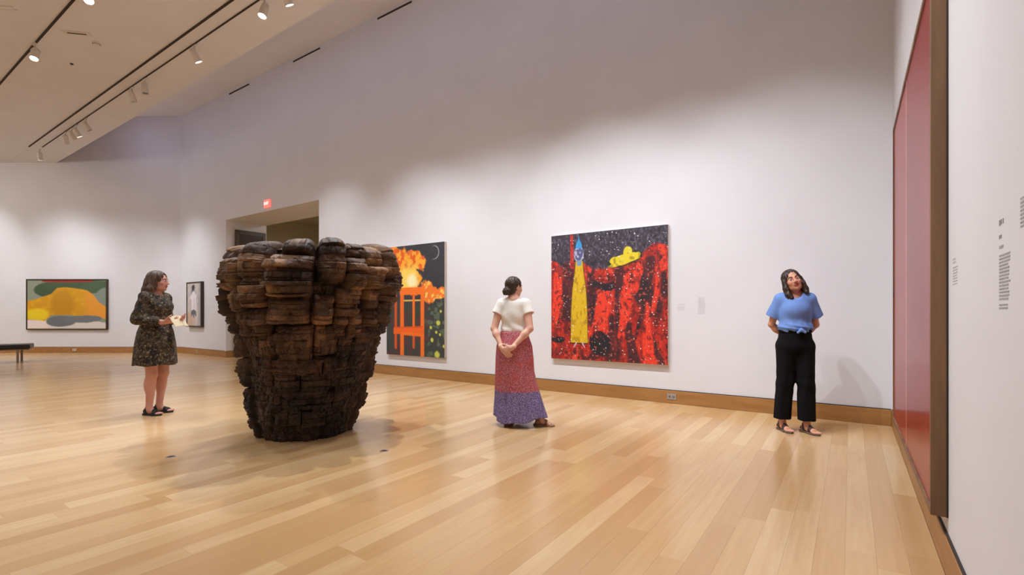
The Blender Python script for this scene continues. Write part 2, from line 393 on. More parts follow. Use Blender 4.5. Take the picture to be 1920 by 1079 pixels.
    rg = fbm(PH * 6 + 4, S_ * 5, 61, 3); disp -= .09 * np.clip(.10 - np.abs(rg - .5), 0, 1) * 2.2 * sstep(.2, .8, S_)
    fa = fbm(PH * 9 + 2, S_ * 9, 63, 2); disp += .05 * (np.floor(fa * 7) / 7 - .45)
    ext = np.clip(1.0 - S_ / .05, 0, 1)
    Rr = np.maximum(pr[:, None] + nr[:, None] * disp, .004); Zz = pz[:, None] + nz[:, None] * disp * np.where(nz > 0, .45, 1)[:, None]
    Zz[0] = 0; Zz = np.maximum(Zz, 0)
    A = PH + th0
    lean = .065 * Zz
    V = np.stack([Rr * np.cos(A) + lean * CR[0], Rr * np.sin(A) + lean * CR[1], Zz], -1)
    # colour varies by beam end and layer, darker towards the foot
    warm = (fbm(PH * 2.2, S_ * 2.6, 40, 3) - .45) * 2.2
    t1 = np.clip(.36 + .22 * (h1 - .5) + .22 * (h3 - .5) + warm * .6 + .25 * (np.array([jit[l % len(zb), 30] for l in layer]))[:, None], 0, 1)
    t1 *= np.clip(.35 + .65 * sstep(-.005, .06, best), .3, 1) * 0 + 1
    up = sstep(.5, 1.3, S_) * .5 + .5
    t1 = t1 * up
    streak = fbm(PH * 30, S_ * 260, 77, 3)
    t1 = np.clip(t1 + (streak - .5) * .35, 0, 1)
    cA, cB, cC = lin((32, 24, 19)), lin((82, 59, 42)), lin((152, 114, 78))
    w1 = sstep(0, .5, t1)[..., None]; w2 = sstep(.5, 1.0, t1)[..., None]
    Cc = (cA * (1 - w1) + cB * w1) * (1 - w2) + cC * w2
    I, J = np.meshgrid(np.arange(NS - 1), np.arange(NT_), indexing='ij'); J2 = (J + 1) % NT_
    Q = np.stack([I * NT_ + J, I * NT_ + J2, (I + 1) * NT_ + J2, (I + 1) * NT_ + J], -1).reshape(-1, 4)
    fo = own[:-1, :].reshape(-1)
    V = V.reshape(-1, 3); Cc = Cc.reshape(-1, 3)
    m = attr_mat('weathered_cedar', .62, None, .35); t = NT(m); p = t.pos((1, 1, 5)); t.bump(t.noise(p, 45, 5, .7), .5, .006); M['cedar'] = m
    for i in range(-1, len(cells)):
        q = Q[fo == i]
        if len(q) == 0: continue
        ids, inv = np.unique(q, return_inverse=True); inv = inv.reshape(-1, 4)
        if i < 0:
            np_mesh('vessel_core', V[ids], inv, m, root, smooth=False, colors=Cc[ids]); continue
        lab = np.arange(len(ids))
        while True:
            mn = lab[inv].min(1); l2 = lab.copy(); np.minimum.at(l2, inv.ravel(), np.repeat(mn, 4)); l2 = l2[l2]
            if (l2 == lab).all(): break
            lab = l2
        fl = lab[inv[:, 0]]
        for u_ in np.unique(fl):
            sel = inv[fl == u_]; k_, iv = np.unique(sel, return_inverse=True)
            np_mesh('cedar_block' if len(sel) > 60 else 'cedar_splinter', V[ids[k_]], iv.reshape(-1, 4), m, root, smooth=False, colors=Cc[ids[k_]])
vessel()

# ------------------------------------------------------------------ pictures
def painting(name, label, w, h, nx, ny, fn, origin, rot, depth=.05, frame=None, fw=.02, rough=.55, edge=None, bumps=(90, .25, .003), lipd=.004):
    """picture plane: local x to the right, z up, facing -y; origin at bottom left of the front on the wall"""
    root = empty(name, origin, rot)
    tag(root, label, 'painting')
    MB().box(0, w, -depth + .004, -.002, 0, h).build('stretcher', edge or M['canvas_edge'], root, bevel=.002)
    U, V_ = np.meshgrid(np.linspace(0, 1, nx), np.linspace(0, 1, ny), indexing='ij')
    c = fn(U, V_)
    e = .0005
    P = np.stack([e + U * (w - 2 * e), np.full_like(U, -depth), (1 - V_) * (h - 2 * e) + e], -1).reshape(-1, 3)
    I, J = np.meshgrid(np.arange(nx - 1), np.arange(ny - 1), indexing='ij')
    Q = np.stack([I * ny + J, I * ny + J + 1, (I + 1) * ny + J + 1, (I + 1) * ny + J], -1).reshape(-1, 4)
    np_mesh('painted_canvas', P, Q, attr_mat(name + '_paint', rough, bumps), root, True, np.clip(c, 0, 1).reshape(-1, 3))
    if frame:
        d = depth + lipd
        for (x0, x1, z0, z1) in ((-fw, 0, -fw, h + fw), (w, w + fw, -fw, h + fw), (0, w, -fw, 0), (0, w, h, h + fw)):
            MB().box(x0, x1, -d, -.001, z0, z1).build('frame_rail', frame, root, bevel=.003)
    return root
def capm(U, V_, a, b, r0, r1, soft=.006, asp=1.0):
    ax, ay = a; bx, by = b; px = (U - ax) * asp; py = V_ - ay; dx = (bx - ax) * asp; dy = by - ay
    t_ = np.clip((px * dx + py * dy) / (dx * dx + dy * dy + 1e-9), 0, 1)
    d = np.hypot(px - t_ * dx, py - t_ * dy) - (r0 + (r1 - r0) * t_)
    return 1 - sstep(-soft, soft, d)
def ellm(U, V_, c, r, ang=0, soft=.08, nz=0):
    x = U - c[0]; y = V_ - c[1]; ca, sa = math.cos(ang), math.sin(ang)
    x, y = x * ca + y * sa, -x * sa + y * ca
    return 1 - sstep(1 - soft, 1 + soft, np.hypot(x / r[0], y / r[1]) + nz)

def art_red(U, V_):
    n1 = fbm(U * 9, V_ * 7, 1); n2 = fbm(U * 26, V_ * 14, 5, 3); n3 = vnoise(U * 150, V_ * 150, 8); n4 = vnoise(U * 90, V_ * 60, 12)
    wob = (fbm(U * 5, V_ * 3, 21) - .5)
    img = np.zeros(U.shape + (3,)) + lin((178, 38, 26))
    img = lay(img, (222, 62, 36), sstep(.45, .62, n1 + (n2 - .5) * .4) * .9)
    img = lay(img, (120, 24, 22), sstep(.52, .66, n2) * .7)
    # dark streams and pools
    for (a, b, r0, r1) in (((.10, .35), (.17, .66), .02, .05), ((.15, .26), (.2, .55), .05, .02), ((.35, .22), (.37, .62), .03, .05), ((.62, .3), (.62, .98), .03, .02),
                           ((.72, .4), (.9, .58), .07, .08), ((.86, .25), (.8, .5), .04, .05), ((.56, .66), (.55, .95), .03, .05), ((.83, .6), (.78, .78), .02, .015),
                           ((.42, .5), (.37, .7), .03, .04), ((.7, .72), (.74, .98), .03, .05), ((.88, .8), (.96, .98), .02, .03), ((.93, .2), (.98, .5), .02, .03), ((.3, .98), (.5, .94), .01, .03)):
        img = lay(img, (44, 30, 38), capm(U + wob * .09, V_ + (n2 - .5) * .05, a, b, r0, r1, .012) * .88)
    for (a, b, r0, r1) in (((.67, .33), (.68, .62), .018, .045), ((.5, .5), (.42, .78), .07, .06), ((.78, .22), (.73, .45), .022, .04), ((.18, .04), (.19, .24), .012, .02), ((.34, .14), (.35, .3), .01, .018),
                           ((.95, .14), (.96, .3), .028, .03), ((.07, .24), (.05, .7), .04, .04), ((.7, .6), (.63, .8), .04, .02), ((.85, .55), (.86, .98), .015, .05), ((.93, .3), (.9, .6), .02, .02)):
        img = lay(img, (228, 58, 34), capm(U + wob * .06, V_ + (n1 - .5) * .05, a, b, r0, r1, .008) * .92)
    img = lay(img, (36, 28, 38), ellm(U, V_, (.49, .415), (.11, .045), .1, .1, (n2 - .5) * .6))
    img = lay(img, (150, 30, 24), ellm(U, V_, (.49, .37), (.08, .03), 0, .2, (n2 - .5) * .5))
    img = lay(img, (30, 26, 34), ellm(U, V_, (.455, .86), (.10, .085), .1, .1, (n1 - .5) * .5))
    img = lay(img, (30, 26, 34), ellm(U, V_, (.065, .845), (.07, .026), 0, .1))
    hz = .20 + .10 * np.exp(-((U - .45) / .13) ** 2) + .05 * np.exp(-((U - .08) / .08) ** 2) - .05 * sstep(.75, .85, U) + (n1 - .5) * .10
    img = lay(img, (58, 50, 62), 1 - sstep(-.006, .006, V_ - hz))
    img = lay(img, (96, 88, 102), (1 - sstep(-.006, .006, V_ - hz)) * sstep(.55, .75, n4) * .7)
    img = lay(img, (190, 44, 30), capm(U, V_, (.195, .0), (.2, .26), .012, .018, .006) * .9)
    # brush flecks
    img = lay(img, (70, 26, 30), sstep(.58, .64, fbm(U * 22, V_ * 16, 71, 3)) * .6 * (V_ > hz)); img = img * (1 + (n3[..., None] - .5) * .5)
    img = lay(img, (26, 20, 26), sstep(.74, .84, vnoise(U * 70, V_ * 55, 31)) * .75)
    img = lay(img, (222, 96, 70), sstep(.8, .9, vnoise(U * 60, V_ * 75, 33)) * .55 * sstep(.25, .3, V_))
    # yellow hull with ruffled plume
    img = lay(img, (36, 34, 22), ellm(U, V_, (.665, .228), (.15, .046), -.22, .12, (n2 - .5) * .3))
    for c_, r, a in (((.655, .245), (.125, .022), -.25), ((.66, .215), (.10, .026), -.2), ((.685, .175), (.034, .042), 0), ((.575, .235), (.04, .026), 0), ((.755, .205), (.035, .02), -.5)):
        img = lay(img, (222, 200, 40), ellm(U, V_, c_, r, a, .1, (n2 - .5) * .5))
    img = lay(img, (150, 128, 22), ellm(U, V_, (.665, .235), (.14, .05), -.22, .1) * sstep(.6, .75, vnoise(U * 45, V_ * 45, 44)) * .8)
    # tall yellow obelisk with a pale band and a blue tip
    hw = np.interp(V_, [.2, .3, .45, .6, .86], [.03, .038, .062, .072, .078]); dx = U - .265
    body = (1 - sstep(-.006, .006, np.abs(dx) - hw)) * sstep(.215, .225, V_) * (1 - sstep(.86, .868, V_))
    img = lay(img, (30, 24, 18), (1 - sstep(-.008, .004, np.abs(dx) - hw - .008)) * sstep(.2, .21, V_) * (1 - sstep(.87, .878, V_)))
    img = lay(img, (214, 174, 22), body); img = lay(img, (178, 140, 18), body * sstep(.6, .72, fbm(U * 60, V_ * 24, 50, 2)))
    band = ellm(U, V_, (.262, .165), (.045, .062), 0, .08)
    img = lay(img, (176, 170, 196), band); img = lay(img, (84, 90, 130), band * sstep(.5, .6, vnoise(U * 55, V_ * 60, 60)))
    tipw = np.interp(V_, [.02, .05, .085, .12], [.0, .006, .026, .030]); img = lay(img, (52, 148, 206), (1 - sstep(-.004, .004, np.abs(U - .262) - tipw)) * (V_ > .02) * (V_ < .118))
    img = lay(img, (120, 150, 170), ellm(U, V_, (.265, .235), (.024, .024), 0, .1))
    for a, b in (((.24, .865), (.215, .9)), ((.295, .865), (.315, .9))): img = lay(img, (200, 180, 196), capm(U, V_, a, b, .006, .003, .003))
    R_ = np.random.RandomState(3)
    for k in range(420):
        x, y = R_.rand(2); r = R_.choice([.0012, .0018, .0024, .0036]); 
        i0, i1 = np.searchsorted(U[:, 0], [x - .015, x + .015]); j0, j1 = np.searchsorted(V_[0], [y - .015, y + .015])
        sl = (slice(i0, i1), slice(j0, j1))
        if U[sl].size: img[sl] = lay(img[sl], (245, 238, 236), 1 - sstep(r * .6, r * 1.5, np.hypot(U[sl] - x, (V_[sl] - y) * 1.06)))
    return img
painting('starry_red_painting', 'square painting of red and black land with white flecks and tall yellow shape', 1.78, 1.87, 300, 300, art_red,
         (-3.775, WY, .512), 0, .055)

def art_chair(U, V_):
    asp = .73; n1 = fbm(U * 6, V_ * 8, 2); n2 = fbm(U * 20, V_ * 26, 4, 3)
    img = np.zeros(U.shape + (3,)) + lin((50, 51, 58)); img = img * (1 + (n2[..., None] - .5) * .25)
    gardn = sstep(.46, .56, V_ + (n1 - .5) * .1)
    img = lay(img, (56, 62, 56), gardn * .9)
    img = lay(img, (98, 114, 92), gardn * sstep(.56, .66, n2) * .7 * sstep(.6, .75, U)); img = lay(img, (92, 40, 48), gardn * sstep(.55, .65, fbm(U * 14, V_ * 18, 14, 2)) * .6 * (1 - sstep(.72, .8, U)))
    for x, y, r in ((.90, .70, .03), (.78, .74, .02), (.87, .78, .017), (.80, .85, .022), (.93, .80, .015), (.88, .975, .04), (.94, .60, .015), (.99, .9, .018)):
        img = lay(img, (196, 200, 80), ellm(U, V_, (x, y), (r, r * .72), 0, .3, (n2 - .5) * .8))
    # plume of fire
    nz = (fbm(U * 9, V_ * 10, 22, 4) - .5)
    fl = np.zeros(U.shape)
    for c_, r, a in (((.08, .05), (.2, .12), .5), ((.25, .14), (.25, .12), .35), ((.45, .14), (.2, .085), .0), ((.58, .16), (.1, .07), 0), ((.35, .27), (.22, .14), .3), ((.48, .34), (.12, .12), 0)):
        fl = np.maximum(fl, ellm(U, V_, c_, r, a, .12, nz * 1.3))
    fl2 = np.zeros(U.shape)
    for c_, r, a in (((.70, .40), (.1, .06), .2), ((.78, .46), (.12, .06), -.1), ((.95, .45), (.13, .05), -.2)): fl2 = np.maximum(fl2, ellm(U, V_, c_, r, a, .14, nz * 1.4))
    img = lay(img, (226, 92, 24), fl); img = lay(img, (238, 120, 36), fl2)
    heat = np.clip(1 - np.hypot((U - .38) / .32, (V_ - .29) / .2), 0, 1)
    img = lay(img, (246, 168, 44), fl * sstep(.42, .62, n2 + heat * .25)); img = lay(img, (250, 214, 92), fl * sstep(.2, .6, heat + nz * .6))
    img = lay(img, (252, 240, 186), fl * sstep(.35, .8, np.clip(1 - np.hypot((U - .46) / .2, (V_ - .32) / .14), 0, 1) + nz * .4))
    img = lay(img, (248, 196, 90), fl2 * sstep(.45, .6, n2)); img = lay(img, (222, 104, 30), sstep(.9, 1, 1 - np.hypot(U, V_)) )
    # ring of a pale moon
    d = np.hypot((U - .83) * asp, V_ - .085); img = lay(img, (196, 196, 200), np.exp(-((d - .058) / .003) ** 2) * np.clip((U - .80) * 12, .0, .9))
    # plain orange chair
    OR, OD = (240, 112, 24), (206, 84, 20)
    def bar(a, b, r, c_=OR): 
        nonlocal img; img = lay(img, c_, capm(U, V_, a, b, r, r, .004, asp))
    bar((.17, .44), (.17, .93), .016, OD); bar((.49, .5), (.49, .92), .014, OD)
    bar((.28, .5), (.60, .5), .006, (240, 190, 90))
    bar((.285, .42), (.285, 1.0), .024); bar((.64, .42), (.64, .985), .022); bar((.49, .47), (.49, .77), .014)
    quad = (1 - sstep(-.004, .004, np.abs(V_ - .415) - .033)) * sstep(.24, .25, U) * (1 - sstep(.67, .68, U)); img = lay(img, (246, 118, 26), quad)
    seat = (1 - sstep(-.004, .004, np.abs(V_ - .775 + (U - .4) * .02) - .028)) * sstep(.12, .14, U) * (1 - sstep(.665, .675, U)); img = lay(img, (238, 98, 22), seat)
    bar((.14, .75), (.64, .735), .006, (216, 84, 20))
    bar((.29, .8), (.63, .81), .014, OR)
    return img * (1 + (vnoise(U * 80, V_ * 110, 3)[..., None] - .5) * .1)
painting('burning_chair_painting', 'tall painting of an orange chair with flames against charcoal, half behind the vessel', 1.52, 2.085, 170, 230, art_chair, (-7.49, WY, .40), 0, .055)

def art_field(U, V_):
    nz = (fbm(U * 4, V_ * 4, 7, 4) - .5); n2 = fbm(U * 14, V_ * 10, 9, 3)
    img = np.zeros(U.shape + (3,)) + lin((134, 142, 124))
    img = lay(img, (62, 82, 56), ellm(U, V_, (.26, .2), (.18, .15), .1, .08, nz * .3)); img = lay(img, (66, 86, 58), ellm(U, V_, (.62, .12), (.42, .14), .0, .08, nz * .3))
    img = lay(img, (70, 92, 64), ellm(U, V_, (.87, .14), (.2, .12), -.3, .08, nz * .3))
    img = lay(img, (128, 138, 128), ellm(U, V_, (.98, .35), (.12, .2), .2, .06))
    img = lay(img, (214, 206, 196), sstep(.86, .87, V_ + nz * .1)); img = lay(img, (232, 214, 206), sstep(.8, .84, V_) * (1 - sstep(.22, .3, U)))
    top = np.interp(U, [0, .08, .2, .3, .38, .5, .75, .83, .9, 1.0], [.42, .40, .34, .28, .16, .14, .22, .3, .44, .56]) + nz * .06
    bot = np.interp(U, [0, .15, .22, .3, .9, 1], [.80, .82, .84, .72, .74, .8]) + nz * .04
    y = sstep(-.012, .012, V_ - top) * (1 - sstep(-.01, .01, V_ - bot))
    img = lay(img, (206, 148, 14), y); img = lay(img, (222, 168, 30), y * sstep(.5, .65, n2) * .5); img = lay(img, (224, 150, 44), y * sstep(.68, .8, U))
    img = lay(img, (228, 196, 20), y * ellm(U, V_, (.12, .72), (.16, .13), 0, .2, nz * .4)); img = lay(img, (190, 134, 10), y * ellm(U, V_, (.45, .5), (.15, .3), 0, .3))
    img = lay(img, (104, 110, 112), ellm(U, V_, (.42, .85), (.19, .11), 0, .07, nz * .3)); img = lay(img, (108, 114, 118), ellm(U, V_, (.72, .80), (.24, .075), -.05, .06, nz * .3))
    img = lay(img, (150, 40, 34), (1 - sstep(.035, .06, V_ + np.abs(U - .5) * .04)) * sstep(.17, .2, U) * (1 - sstep(.82, .85, U)))
    return img
dl = 14.96; x53 = (54 - 960) / FPX * dl; x202 = (201 - 960) / FPX * dl
pw = x202 - x53; orig = x53 * CR + dl * CF
zb_ = CH - (616.5 - HZ) / FPX * dl; zt_ = CH - (526 - HZ) / FPX * dl
painting('colour_field_painting', 'wide dark-framed abstract painting of yellow, green and grey shapes on the far left wall', pw, zt_ - zb_, 150, 90, art_field,
         (orig[0], orig[1], zb_), YAW, .045, M['darkwood'], .035, lipd=.012)

def art_portrait(U, V_):
    n2 = fbm(U * 8, V_ * 12, 9, 3); nz = (n2 - .5)
    img = np.zeros(U.shape + (3,)) + lin((186, 182, 184)); img = lay(img, (206, 198, 186), sstep(.4, .6, n2)); img = lay(img, (200, 164, 132), sstep(.7, .75, V_ + nz * .2) * (1 - sstep(.4, .6, U)) * .8)
    img = lay(img, (150, 150, 160), sstep(.7, .9, U) * .6)
    img = lay(img, (190, 150, 130), ellm(U, V_, (.45, .18), (.09, .06), 0, .2)); img = lay(img, (50, 50, 62), ellm(U, V_, (.44, .10), (.12, .06), 0, .2, nz * .5))
    img = lay(img, (56, 60, 80), ellm(U, V_, (.42, .2), (.10, .08), 0, .3, nz * .6) * .7)
    img = lay(img, (232, 224, 228), np.maximum(capm(U, V_, (.46, .34), (.48, .54), .15, .19, .02), capm(U, V_, (.3, .34), (.62, .32), .06, .06, .02))); img = lay(img, (196, 188, 200), capm(U, V_, (.5, .38), (.52, .56), .03, .05, .03) * .6); img = lay(img, (200, 170, 160), capm(U, V_, (.25, .4), (.3, .56), .03, .02, .02))
    img = lay(img, (96, 98, 108), ellm(U, V_, (.48, .72), (.2, .10), 0, .15, nz * .6))
    for x in (.4, .56): img = lay(img, (206, 186, 176), capm(U, V_, (x, .78), (x + .02, .96), .04, .03, .02))
    return img
painting('figure_painting', 'small narrow framed picture of a pale standing figure near the corner', .86, 1.24, 70, 100, art_portrait, (-16.15, WY, .84), 0, .07, M['darkwood'], .035, lipd=.015)

def art_bigred(U, V_):
    n1 = fbm(U * 3, V_ * 2.2, 5, 4); n2 = fbm(U * 60, V_ * 4, 6, 3)
    img = np.zeros(U.shape + (3,)) + lin((140, 34, 38)); img = lay(img, (152, 42, 44), sstep(.4, .65, n1)); img = lay(img, (126, 28, 34), sstep(.5, .7, n2) * .5)
    zz = .47                                   # a single thin upright stripe
    img = lay(img, (170, 50, 50), (1 - sstep(zz - .01, zz, U)) * .6)
    img = lay(img, (222, 150, 140), np.exp(-((U - zz) / .008) ** 2)); return img
r = painting('large_red_painting', 'huge red picture in a deep walnut frame hung on the right wall', 2.44, 2.52, 420, 40, art_bigred, (WX, 5.48, .285), -math.pi / 2, .056, M['walnut'], .03, rough=.2, bumps=(3, .02, .004), lipd=.008, edge=M['walnut'])
M_ = bpy.data.materials['large_red_painting_paint'].node_tree.nodes['Principled BSDF']; M_.inputs['Specular IOR Level'].default_value = .30; M_.inputs['IOR'].default_value = 1.22
MB().box(2.47, 2.473, -.007, -.001, -.03, 2.55).build('back_edge', M['black'], r)
# ------------------------------------------------------------------ lettering on the walls (too small to be read: rows of marks)
def lettering(name, label, origin, rot, rows, mats, seed):
    root = empty(name, origin, rot); tag(root, label, 'wall label'); R_ = random.Random(seed); zt = 0
    for (n, w, h, gap, hm, mi) in rows:
        for k in range(n):
            b = MB(); x = 0; lim = w * (R_.uniform(.8, 1.0) if n > 1 else 1)
            while x < lim:
                ww = min(R_.uniform(.9, 3.2) * h * hm, max(lim - x, h * .5)); c_ = 0
                while c_ < ww: b.box(x + c_, x + c_ + h * .42, -.0012, -.0002, zt - h * R_.uniform(.7, 1), zt); c_ += h * .62
                x += ww + h * .55
            b.build('text_line', mats[mi], root); zt -= h + gap
        zt -= h * 1.2
def on_back(px, py, d=0):
    k = (px - 960) / FPX; v = CF + k * CR; t_ = WY / v[1]; return (v[0] * t_, WY - d, CH - (py - HZ) / FPX * t_)
def on_right(px, py):
    k = (px - 960) / FPX; v = CF + k * CR; t_ = WX / v[0]; return (WX, v[1] * t_, CH - (py - HZ) / FPX * t_)
mats = (M['ink'], M['ink_dark'])
M['faint'] = mat('pale_grey_ink', rgb(196, 194, 196), .6)
lettering('wall_text', 'block of small grey lettering on the right wall near the picture edge', on_right(1874, 414), -math.pi / 2,
          [(1, .045, .018, .006, 1.5, 1), (1, .03, .012, .006, 1, 1), (1, .045, .010, .006, 1, 0), (14, .125, .0065, .0035, 1.2, 0), (2, .10, .0055, .004, 1.2, 0)], mats, 1)
lettering('wall_text', 'second column of faint lettering cut off at the right edge of the view', on_right(1914, 372), -math.pi / 2, [(8, .13, .0065, .004, 1.2, 0)], mats, 2)
lettering('picture_label', 'faint small caption beside the walnut frame of the huge red picture', on_right(1787, 486), -math.pi / 2, [(2, .07, .008, .006, 1.2, 0), (7, .12, .006, .006, 1.2, 0)], (M['faint'], M['faint']), 3)
lettering('picture_label', 'faint short caption right beside the red and black painting', on_back(1270, 571), 0, [(1, .10, .010, .008, 1.2, 0), (4, .10, .008, .006, 1.2, 0)], (M['faint'],) * 2, 4)
lettering('picture_label', 'faint taller text column between the red and black painting and the woman in blue', on_back(1309, 558), 0, [(14, .09, .008, .008, 1.2, 0)], (M['faint'],) * 2, 5)

# ------------------------------------------------------------------ outlets, exit sign, door leaf
def outlet(loc, rot, label, m=None):
    o = empty('power_outlet', loc, rot); tag(o, label, 'outlet', 'outlets in the baseboard')
    MB().box(-.06, .06, -.006, 0, -.038, .038).build('cover_plate', m or M['plate'], o, bevel=.002)
    for s in (-1, 1): MB().box(s * .026 - .014, s * .026 + .014, -.0075, -.005, -.014, .014).build('socket', M['black'] if m is None else M['steel'], o)
p = on_back(1260, 745); outlet((p[0], WY - .016, .092), 0, 'grey outlet plate in the baseboard under the red and black painting', mat('grey_plate', rgb(150, 146, 142), .5))
q = ((138 - 960) / FPX * 14.9) * CR + 14.93 * CF; outlet((q[0], q[1], .09), YAW, 'pale outlet plate in the baseboard below the yellow abstract painting', mat('pale_plate', rgb(214, 200, 180), .5))
k = on_back(370, 665); outlet((k[0], WY - .016, .09), 0, 'small outlet plate in the baseboard below the narrow figure picture')
def floor_box(px, py, label):
    t_ = CH * FPX / (py - HZ); v = (px - 960) / FPX * t_ * CR + t_ * CF
    o = empty('floor_box', (v[0], v[1], 0)); tag(o, label, 'floor outlet', 'brass floor boxes around the vessel')
    MB().lathe([(.0, .0), (.036, 0), (.034, .002), (.0, .002)], 20).build('ring', M['steel'], o); MB().lathe([(0, .001), (.024, .001), (.022, .0028), (0, .0028)], 16).build('lid', M['black'], o)
floor_box(320, 857, 'small dark floor box in the boards left of the vessel'); floor_box(720, 846, 'small dark floor box in the boards right of the vessel')
p = on_back(503, 382.5)
e = empty('exit_sign', p, 0); tag(e, 'small red lit exit sign on the wall above the tall passage', 'exit sign')
MB().box(-.13, .13, -.05, 0, -.1, .1).build('sign_housing', M['exit'], e, bevel=.01)
tx = bpy.data.curves.new('sign_text', 'FONT'); tx.body = 'EXIT'; tx.size = .1; tx.align_x = 'CENTER'; tx.align_y = 'CENTER'; tx.extrude = .002
to = bpy.data.objects.new('sign_text', tx); link(to, e); to.location = (0, -.052, 0); to.rotation_euler = (math.pi / 2, 0, 0); tx.materials.append(M['exit_white'])
bpy.context.view_layer.update(); tm = bpy.data.meshes.new_from_object(to.evaluated_get(bpy.context.evaluated_depsgraph_get()))
t2 = bpy.data.objects.new('sign_lettering', tm); link(t2, e); t2.location = to.location; t2.rotation_euler = to.rotation_euler; bpy.data.objects.remove(to)
d = empty('door_leaf', (DX0 + .02, 6.80, 0), 0); tag(d, 'tall dark glazed door leaf folded open against the left side of the passage', 'door')
H_, W_ = 3.5, .84
MB().box(0, .045, .09, W_ - .09, .12, H_ - .12).build('door_pane', M['glass'], d)
for a in ((0, .06, 0, .09, .02, H_), (0, .06, W_ - .09, W_, .02, H_), (0, .06, .09, W_ - .09, H_ - .12, H_), (0, .06, .09, W_ - .09, .02, .12)):
    MB().box(*a).build('door_rail', M['darkwood'], d, bevel=.004)
MB().tube([(.06, .75, 1.0), (.1, .75, 1.0), (.1, .75, 1.4), (.06, .75, 1.4)], .012).build('door_handle', M['steel'], d)

# ------------------------------------------------------------------ ceiling: tracks, lamps, small fittings
def track(y, x0, x1, label, w=.032):
    o = MB().box(x0, x1, y - w / 2, y + w / 2, ZL - .016, ZL - .0005).build('lighting_track', M['slot']); tag(o, label, 'lighting track'); return o
track(3.6, -18.6, .3, 'long unbroken dark slot in the ceiling beside the lamp track', .03)
track(TRACK - .02, -18.35, .3, 'thin dark lamp track nearest the ceiling edge carrying white spotlights', .018)
track(TRACK3, -16, .3, 'dark lamp track at the upper left with two bright lamps', .03)
track(.55, -12, .3, 'dark lamp track over the near floor behind the view')
def lamp_proto():
    root = empty('track_spotlight')
    MB().box(-.07, .07, -.018, .018, -.03, -.002).build('track_adapter', M['white_metal'], root, bevel=.004)
    MB().lathe([(.011, -.14), (.011, -.02)], 10).build('stem', M['white_metal'], root, smooth=True)
    return root
def make_lamp(x, y, target, watts, cone, lit, label):
    root = lamp_proto(); root.location = (x, y, ZL)
    piv = Vector((0, 0, -.17)); d = (Vector(target) - Vector((x, y, ZL)) - piv).normalized(); q_ = d.to_track_quat('-Z', 'Y')
    Mx = Matrix.Translation(piv) @ q_.to_matrix().to_4x4()
    MB().lathe([(.0, .09), (.035, .09), (.05, .07), (.055, .0), (.058, -.11), (.062, -.125), (.056, -.125), (.05, -.105), (0, -.105)], 24, Mx).build('lamp_can', M['white_metal'], root, smooth=False)
    MB().lathe([(0, -.112), (.050, -.112), (.050, -.107), (0, -.107)], 24, Mx).build('lens', M['lens'] if lit else M['lens_off'], root)
    MB().tube([Mx @ Vector((-.062, 0, 0)), Mx @ Vector((-.066, 0, .06)), (0, 0, -.05)], .006, 6).tube([Mx @ Vector((.062, 0, 0)), Mx @ Vector((.066, 0, .06)), (0, 0, -.05)], .006, 6).build('yoke', M['white_metal'], root)
    tag(root, label, 'spotlight', 'white spotlights on the ceiling tracks')
    if watts:
        s_ = spot('spotlight_beam', tuple(Vector((x, y, ZL)) + piv + d * .16), target, watts, cone, NEUT, 1.0)
names = {(-6.46): 'lit white spotlight cut by the top edge of the view, nearest the ceiling edge', (-7.01): 'lit white spotlight just left of the one cut by the top edge',
         (-9.22): 'lit white spotlight alone midway along the track by the ceiling edge', (-11.35): 'unlit white spotlight, right one of the pair facing away',
         (-12.0): 'unlit white spotlight, left one of the pair facing away', (-14.8): 'unlit white spotlight just right of the lit cluster', (-15.5): 'lit white spotlight, right one of the cluster of three far along the track',
         (-15.85): 'lit white spotlight, middle one of the cluster of three far along the track', (-16.35): 'lit white spotlight, left one of the cluster of three far along the track',
         (-18.7): 'farthest lit white spotlight at the end of the track', (-11.4): 'large bright spotlight on the upper left track, the whole lamp in view', (-8.7): 'bright spotlight on the upper left track cut by the top edge'}
LAMPS.sort(key=lambda a: (a[1], a[0]))
for L_ in LAMPS:
    make_lamp(*L_, names.get(L_[0], 'added white spotlight beyond the edges of the view, there to light the hall'))
def ceil_pt(px, py):
    t_ = (ZL - CH) * FPX / (HZ - py); return (px - 960) / FPX * t_ * CR + t_ * CF
p = ceil_pt(144, 62); o = empty('ceiling_vent', (p[0], p[1], ZL), YAW + .2); tag(o, 'small dark slot vent in the ceiling between the two tracks', 'vent')
MB().box(-.14, .14, -.02, .02, -.008, 0).build('slot_opening', M['slot'], o); MB().box(-.2, .2, .02, .05, -.012, 0).box(-.2, .2, -.05, -.02, -.012, 0).box(-.2, -.14, -.02, .02, -.012, 0).box(.14, .2, -.02, .02, -.012, 0).build('vent_frame', M['white_metal'], o)
p = ceil_pt(181, 80); o = empty('smoke_detector', (p[0], p[1], ZL), 0); tag(o, 'round pale smoke detector on the ceiling beside the slot vent', 'smoke detector')
MB().lathe([(0, -.05), (.035, -.05), (.06, -.03), (.065, 0), (0, 0)], 24).build('detector_body', M['white_metal'], o); MB().lathe([(.038, -.042), (.058, -.034), (.058, -.03), (.038, -.036)], 24).build('detector_vent', M['slot'], o)
p = ceil_pt(134.5, 119.5); o = MB().lathe([(0, -.02), (.02, -.02), (.028, -.005), (.028, 0), (0, 0)], 16).build('sprinkler_head', M['black']); o.location = (p[0], p[1], ZL); tag(o, 'tiny dark sprinkler head in the ceiling below the smoke detector', 'sprinkler')
p = ceil_pt(6, 14); o = empty('ceiling_vent', (p[0], p[1], ZL), YAW + .1); tag(o, 'pale vent at the upper left corner of the ceiling', 'vent')
